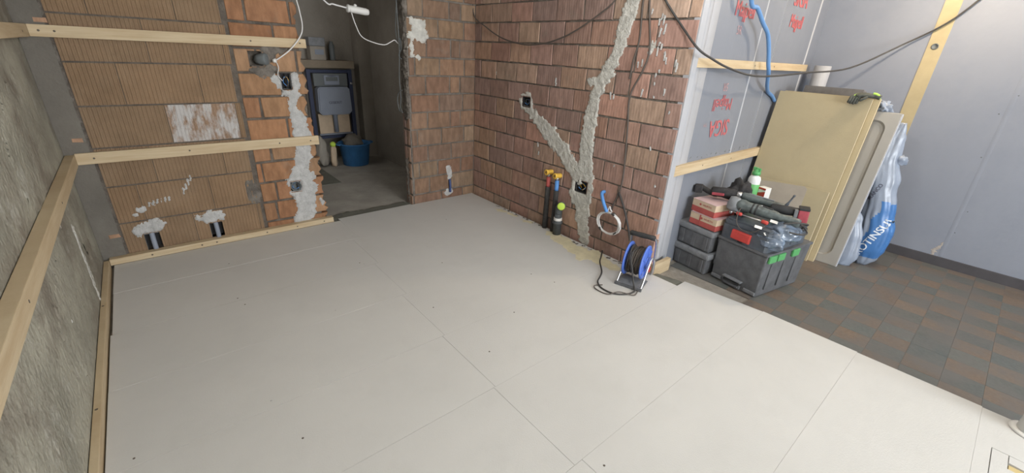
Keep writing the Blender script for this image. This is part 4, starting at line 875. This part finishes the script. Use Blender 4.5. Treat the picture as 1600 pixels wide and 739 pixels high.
def hinge(e, W_, L_):
    foam(e, W_, L_, .026)
    for k, (du, s_) in enumerate(((0, .026), (.03, .018))):
        pass
    text('stamp', '888', .030, (W_*.50, L_*.385, 0), (.0, -1, 0), (1, 0, 0), 'film', e, off=.0008)
lean('foam_board', 1.300, FL, 1.505, 1.222, -2.188, -2.804, 'large yellow foam board leaning in front, a glove over its top edge', 'board', lambda e, a, b: hinge(e, a, b))
lean('foam_board', 1.334, FL, 1.538, 1.226, -2.215, -2.842, 'second large yellow foam board, edge showing along the right side of the first', 'board', lambda e, a, b: foam(e, a, b, .034))
def fl_(e):
    prism('grey_film', [(.05, .30), (.05, .555), (.385, .583), (.405, .565), (.405, .44), (.36, .30)], 0, .0012, 'film', e)
lean('foam_board', 1.222, FL, 1.312, .548, -2.240, -2.788, 'small yellow foam board with a grey film patch, foremost of the leaning boards', 'board', lambda e, a, b: foam(e, a, b, .024, fl_))
def tray(e, W_, L_):
    t = .040
    def rr(x0, y0, x1, y1, r, n=6):
        out = []
        for cx, cy, a0 in ((x1-r, y0+r, -90), (x1-r, y1-r, 0), (x0+r, y1-r, 90), (x0+r, y0+r, 180)):
            for i in range(n+1):
                a = math.radians(a0+90*i/n); out.append((cx+r*math.cos(a), cy+r*math.sin(a)))
        return out
    bm = bmesh.new(); lv = [(rr(0, 0, W_, L_, .006), -t), (rr(0, 0, W_, L_, .006), -.004), (rr(.004, .004, W_-.004, L_-.004, .006), 0), (rr(.062, .062, W_-.062, L_-.062, .065), 0), (rr(.074, .074, W_-.074, L_-.074, .058), -.012), (rr(.090, .090, W_-.090, L_-.090, .05), -.014)]
    rings = [[bm.verts.new((p[0], p[1], z)) for p in pl_] for pl_, z in lv]
    for a, b in zip(rings, rings[1:]):
        for k in range(len(a)): bm.faces.new((a[k], a[(k+1) % len(a)], b[(k+1) % len(a)], b[k]))
    bm.faces.new(rings[-1]); bm.faces.new(rings[0][::-1]); fin(bm, 'tray_shell', 'tray', e)
    bm = bmesh.new(); abox(bm, (W_, .002, -t+.002), (W_+.002, L_-.002, -.003)); fin(bm, 'side_edge', 'tray_e', e)
lean('shower_tray', 1.385, FL, 1.600, 1.140, -2.285, -2.985, 'grey-white shower tray with a rounded rim standing behind the yellow boards', 'shower tray', tray)
def slab(e, W_, L_):
    bm = bmesh.new(); abox(bm, (0, 0, -.10), (W_, L_, 0), 0, .006); fin(bm, 'foam_core', 'darkfoam', e)
    bm = bmesh.new(); abox(bm, (.002, .002, .0), (W_-.002, L_-.002, .0015)); fin(bm, 'front_face', 'darkfoam', e)
lean('foam_slab', 1.450, FL, 1.680, 1.275, -2.300, -2.700, 'dark grey foam slab peeping over the top of the yellow boards', 'slab', slab)
ro = empty('paper_roll', (2.02, -2.29, FL), 'white roll standing upright in the corner behind the leaning boards', 'roll')
lathe('roll_wrap', [(.060, 0), (.062, .003), (.062, 1.447), (.060, 1.450), (.030, 1.450), (.028, 1.44)], (0, 0, 0), 'fleece', ro, seg=28)
lathe('roll_core', [(.026, 0), (.026, 1.446), (.020, 1.446)], (0, 0, 0), 'card', ro, seg=20)
# glove draped over the board edge
gl = empty('work_glove', (1.500, -2.750, 1.222), 'grey knit work glove with lime bands draped over the top of the yellow board', 'glove')
def glove():
    bm = bmesh.new()
    palm = catmull([(.012, -.050, .020), (.0, -.020, .026), (-.012, .015, .022), (-.024, .040, .006)], 5)
    atube(bm, palm, [.022+.012*math.sin(i/len(palm)*3) for i in range(len(palm))], 12)
    for v in bm.verts: v.co.z = .018+(v.co.z-.018)*.55
    for k, (y, l) in enumerate(((.018, .060), (.034, .070), (.050, .066), (.064, .052))):
        x0 = -.020-.004*k
        atube(bm, catmull([(-.008, y*.6, .018), (x0-.008, y, .008), (x0-.016, y+.006, -.008-l*.22), (x0-.006, y+.012, -.012-l*.45)], 5), [.0095]*8+[.0092]*7+[.006], 9)
    atube(bm, catmull([(-.006, -.012, .022), (-.030, -.018, .010), (-.040, .0, -.006), (-.038, .012, -.016)], 5), [.010]*15+[.006], 9)
    return bm
fin(glove(), 'knit_body', 'glovegrey', gl, True)
for k, y in enumerate((.018, .034, .050)):
    tube('lime_band', [(-.012, y*.7, .029), (-.024-.004*k, y, .018), (-.036-.004*k, y+.006, -.004)], .0062, 'glovegreen', gl, 8)
tube('lime_cuff', [(.010, -.088, .004), (.006, -.080, .024), (.002, -.062, .034), (.000, -.045, .036)], .0095, 'glovegreen', gl, 10)
tube('cuff', [(.014, -.092, .012), (.010, -.070, .020), (.006, -.045, .022)], .017, 'glovegrey', gl, 12)
crumple('white_rag', (1.635, -2.86, 1.160), (.035, .045, .04), 'bag', 5, 'small white plastic scrap between the yellow board and the shower tray top', 'scrap', sub=4, amp=.8)

# ------------------------------------------------------------------ plastic sacks behind the tray
def sack(name, secs, label, seed, bands=None, nz=60, na=56):
    """secs: (z, xc, yc, rx, ry); returns object; faces inside the slanted band get the blue print"""
    bm = bmesh.new(); rings = []
    for i in range(nz+1):
        z = secs[0][0]+(secs[-1][0]-secs[0][0])*i/nz
        for a, b in zip(secs, secs[1:]):
            if a[0] <= z <= b[0]+1e-9: t = (z-a[0])/(b[0]-a[0]); t = t*t*(3-2*t); s = [a[k]+(b[k]-a[k])*t for k in range(5)]; break
        ring = []
        for k in range(na):
            an = 2*math.pi*k/na; c_, s_ = math.cos(an), math.sin(an)
            f = 1+.10*noise.noise(V((c_*2.2, s_*2.2, z*3+seed)))+.16*noise.noise(V((c_*5, s_*5, z*2.2+seed)))*1.0+.05*noise.noise(V((c_*9, s_*9, z*14+seed)))
            ring.append(bm.verts.new((s[1]+c_*s[3]*f, s[2]+s_*s[4]*f, z)))
        rings.append(ring)
    for i in range(nz):
        for k in range(na):
            f = bm.faces.new((rings[i][k], rings[i][(k+1) % na], rings[i+1][(k+1) % na], rings[i+1][k]))
            c_ = f.calc_center_median()
            if bands and bands(c_): f.material_index = 1
    bm.faces.new(rings[0][::-1]); bm.faces.new(rings[-1]); bm.normal_update(); bv = BVHTree.FromBMesh(bm)
    return tag(fin(bm, name, None, None, True, ['bag', 'bagblue']), label, 'sack'), bv
s1, bv = sack('insulation_sack', [(FL, 1.66, -3.085, .035, .045), (.03, 1.67, -3.085, .06, .085), (.12, 1.68, -3.08, .085, .115), (.26, 1.70, -3.075, .10, .125), (.42, 1.72, -3.045, .11, .115), (.62, 1.73, -3.0, .11, .105), (.82, 1.74, -2.965, .09, .085), (.96, 1.74, -2.965, .05, .075), (1.01, 1.74, -2.975, .03, .05), (1.07, 1.73, -2.99, .008, .022)],
    'tall white and blue printed plastic sack slumped against the shower tray edge', 2, lambda c: .045 < c.z < .50+.3*(c.y+3.1) and c.y < -3.035-.10*(c.z-.1)+.012*math.sin(c.z*40))
def wrap_text(s, size, o, u, v, m, parent):
    t = text('lettering', s, size, V((1.40, o[0], o[1])), (0, u[0], u[1]), (0, v[0], v[1]), m, parent, bold=.02)
    bm = bmesh.new(); bm.from_mesh(t.data); bmesh.ops.triangulate(bm, faces=bm.faces)
    bmesh.ops.subdivide_edges(bm, edges=[e for e in bm.edges if e.calc_length() > .02], cuts=2)
    for vt in bm.verts:
        h = bv.ray_cast(V((1.2, vt.co.y, vt.co.z)), V((1, 0, 0)))
        vt.co.x = h[0].x-.0025 if h[0] else 1.62
    bm.to_mesh(t.data); bm.free()
wrap_text('ROTINSUL', .074, (-3.105, .225), (-.34, .94), (.94, .34), 'whiteprint', s1)
wrap_text('BLANCO', .035, (-3.005, .56), (-.30, .95), (.95, .30), 'greyprint', s1)
s2, _bv = sack('insulation_sack', [(FL, 1.50, -2.94, .04, .10), (.05, 1.51, -2.965, .045, .11), (.2, 1.525, -2.955, .045, .10), (.35, 1.54, -2.92, .04, .09), (.45, 1.55, -2.90, .02, .05)],
    'low crumpled white plastic sack at the foot of the shower tray', 7, None, 30, 40)
crumple('film_scrap', (1.74, -3.045, .80), (.03, .05, .04), 'bag', 31, 'frayed clear film end sticking out of the tall sack towards the white wall', 'scrap', sub=3, amp=.6)

# ------------------------------------------------------------------ hallway things
cf = empty('cistern_frame', (-.70, 2.06, -.02), 'navy steel installation frame carrying a pale cistern in the dark hallway', 'installation frame')
for x in (-.245, .245): box('frame_post', (x-.022, -.02, 0), (x+.022, .04, 1.12), 'frame', cf, bev=.004)
for z in (.30, 1.08): box('cross_bar', (-.223, -.015, z), (.223, .03, z+.035), 'frame', cf, bev=.003)
prism('tank', [(-.165, .60), (.165, .60), (.20, .64), (.19, .90), (.165, .925), (-.165, .925), (-.19, .90), (-.20, .64)], -.01, .11, 'cistern', cf, (V((0, .0, 0)), X0, Z0, -Y0), .012)
box('upper_cover', (-.20, -.035, .928), (.20, .03, 1.075), 'greybox', cf, bev=.006)
box('flush_plate', (-.085, -.052, .945), (.095, -.036, 1.055), 'cistern', cf, bev=.006)
box('service_slot', (-.065, -.0555, .99), (.075, -.0525, 1.035), 'greybox', cf, bev=.001)
lathe('flush_pipe', [(.028, 0), (.028, .20), (.033, .205), (.033, .23)], (0, -.04, .38), 'cistern', cf)
box('lower_panel', (-.19, .0, .36), (.19, .02, .60), 'card', cf); box('tray_rail', (-.205, -.03, .345), (.205, .0, .362), 'cistern', cf)
text('lettering', 'GEBERIT', .042, (0, -.110, .745), (1, 0, 0), (0, 0, 1), 'greyprint', cf, off=.002, bold=.01)
text('lettering', 'GEBERIT', .026, (0.005, -.0555, 1.045), (1, 0, 0), (0, 0, 1), 'greyprint', cf, off=-.0015+.003, bold=.01)
lathe('bolt', [(.012, 0), (.012, .02)], (.245, -.02, .96), 'steel', cf, axis=(0, -1, 0))
tag(box('ledge', (-1.02, 2.02, 1.115), (-.40, 2.295, 1.20), mat('brown_ledge_board', (.24, .20, .15), .8, .1, 10), None, bev=.004), 'brown boarded ledge above the cistern in the dark hallway', 'ledge')
hb = empty('parts_box', (-.765, 2.13, 1.2005), 'dark open box with a grey lid edge on the ledge above the cistern', 'box')
box('box_body', (-.12, -.07, 0), (.05, .07, .15), 'hallwall', hb, bev=.004); box('box_lid', (-.125, -.075, .152), (.055, .075, .245), 'lid', hb, bev=.004); box('box_label', (-.07, -.0745, .06), (.03, -.0705, .115), 'cistern', hb)
tag(lathe('spray_can', [(.03, 0), (.032, .004), (.032, .17), (.02, .185), (.018, .21)], (-.615, 2.13, 1.2005), 'greybox'), 'grey can standing beside the box on the hallway ledge', 'can')
tu = empty('builder_tub', (-.575, 1.800, -.0195), 'blue builder tub full of rubble sacks on the hallway floor', 'tub')
lathe('tub_shell', [(.145, 0), (.155, .005), (.185, .26), (.200, .268), (.198, .278), (.178, .272), (.150, .02)], (0, 0, 0), 'tub', tu, seg=32)
for s in (-1, 1): tube('tub_handle', [(s*.19, -.05, .262), (s*.225, -.03, .268), (s*.225, .03, .268), (s*.19, .05, .262)], .008, 'tub', tu)
crumple('rubble_sack', (-.59, 1.80, .27), (.11, .10, .085), 'cement2', 4, 'pale crumpled sack stuffed in the top of the blue tub', 'sack', sub=3)
crumple('rubble_sack', (-.960, 1.86, .14), (.07, .08, .19), 'hallwall', 12, 'grey sack leaning on the floor left of the blue tub', 'sack', sub=3)
crumple('rubble_sack', (-.845, 1.80, .10), (.035, .045, .16), 'card', 19, 'narrow brownish sack squeezed between the grey sack and the blue tub', 'sack', sub=3)
tag(lathe('lime_ball_cap', [(.012, 0), (.032, .01), (.034, .035), (.020, .052), (.004, .056)], (-.842, 1.80, .232), 'neon', axis=(0, -.4, 1)), 'lime green cap on the narrow sack below the cistern', 'cap')

# ------------------------------------------------------------------ near right corner and lamp
rp = empty('white_post_foot', (.115, -4.035, 0), 'white round pipe foot standing on the floor boards at the right picture edge', 'post')
lathe('foot_plate', [(.070, 0.0), (.072, .004), (.060, .008), (.052, .010)], (0, 0, 0), 'whitepl', rp, seg=28)
lathe('pipe', [(.050, .010), (.050, .50), (.046, .505)], (0, 0, 0), 'whitepl', rp, seg=28)
lp = empty('hanging_bulb', (1.50, -3.15, 2.25), 'bare lit bulb hanging from the ceiling near the white wall', 'lamp')
lathe('bulb', [(.013, .03), (.02, .0), (.031, -.03), (.033, -.05), (.025, -.07), (.008, -.08)], (0, 0, 0), 'bulb', lp)
lathe('holder', [(.018, .03), (.02, .035), (.02, .08), (.006, .09)], (0, 0, 0), 'whitepl', lp); tube('flex', [(0, 0, .09), (0, .002, .25), (0, 0, .45)], .003, 'wcable', lp)
l = bpy.data.lights.new('bulb_light', 'POINT'); l.energy = 46; l.color = (1, .80, .56); l.shadow_soft_size = .05
o = bpy.data.objects.new('bulb_light', l); C.objects.link(o); o.location = (1.50, -3.15, 2.14)
fill_bulb = empty('hanging_bulb', (-.85, -2.55, 2.30), 'added out-of-view bulb brightening the middle of the pale floor boards', 'lamp')  # added bulb, unseen, lifts the floor centre and upper brick walls
lathe('bulb', [(.013, .03), (.02, .0), (.031, -.03), (.033, -.05), (.025, -.07), (.008, -.08)], (0, 0, 0), 'bulb', fill_bulb)
lathe('holder', [(.018, .03), (.02, .035), (.02, .08), (.006, .09)], (0, 0, 0), 'whitepl', fill_bulb); tube('flex', [(0, 0, .09), (0, .002, .2), (0, 0, .3)], .003, 'wcable', fill_bulb)
l = bpy.data.lights.new('bulb_light', 'POINT'); l.energy = 33; l.color = (1, .98, .95); l.shadow_soft_size = .12  # fill light of the added bulb
o = bpy.data.objects.new('bulb_light', l); C.objects.link(o); o.location = (-.85, -2.55, 2.10)
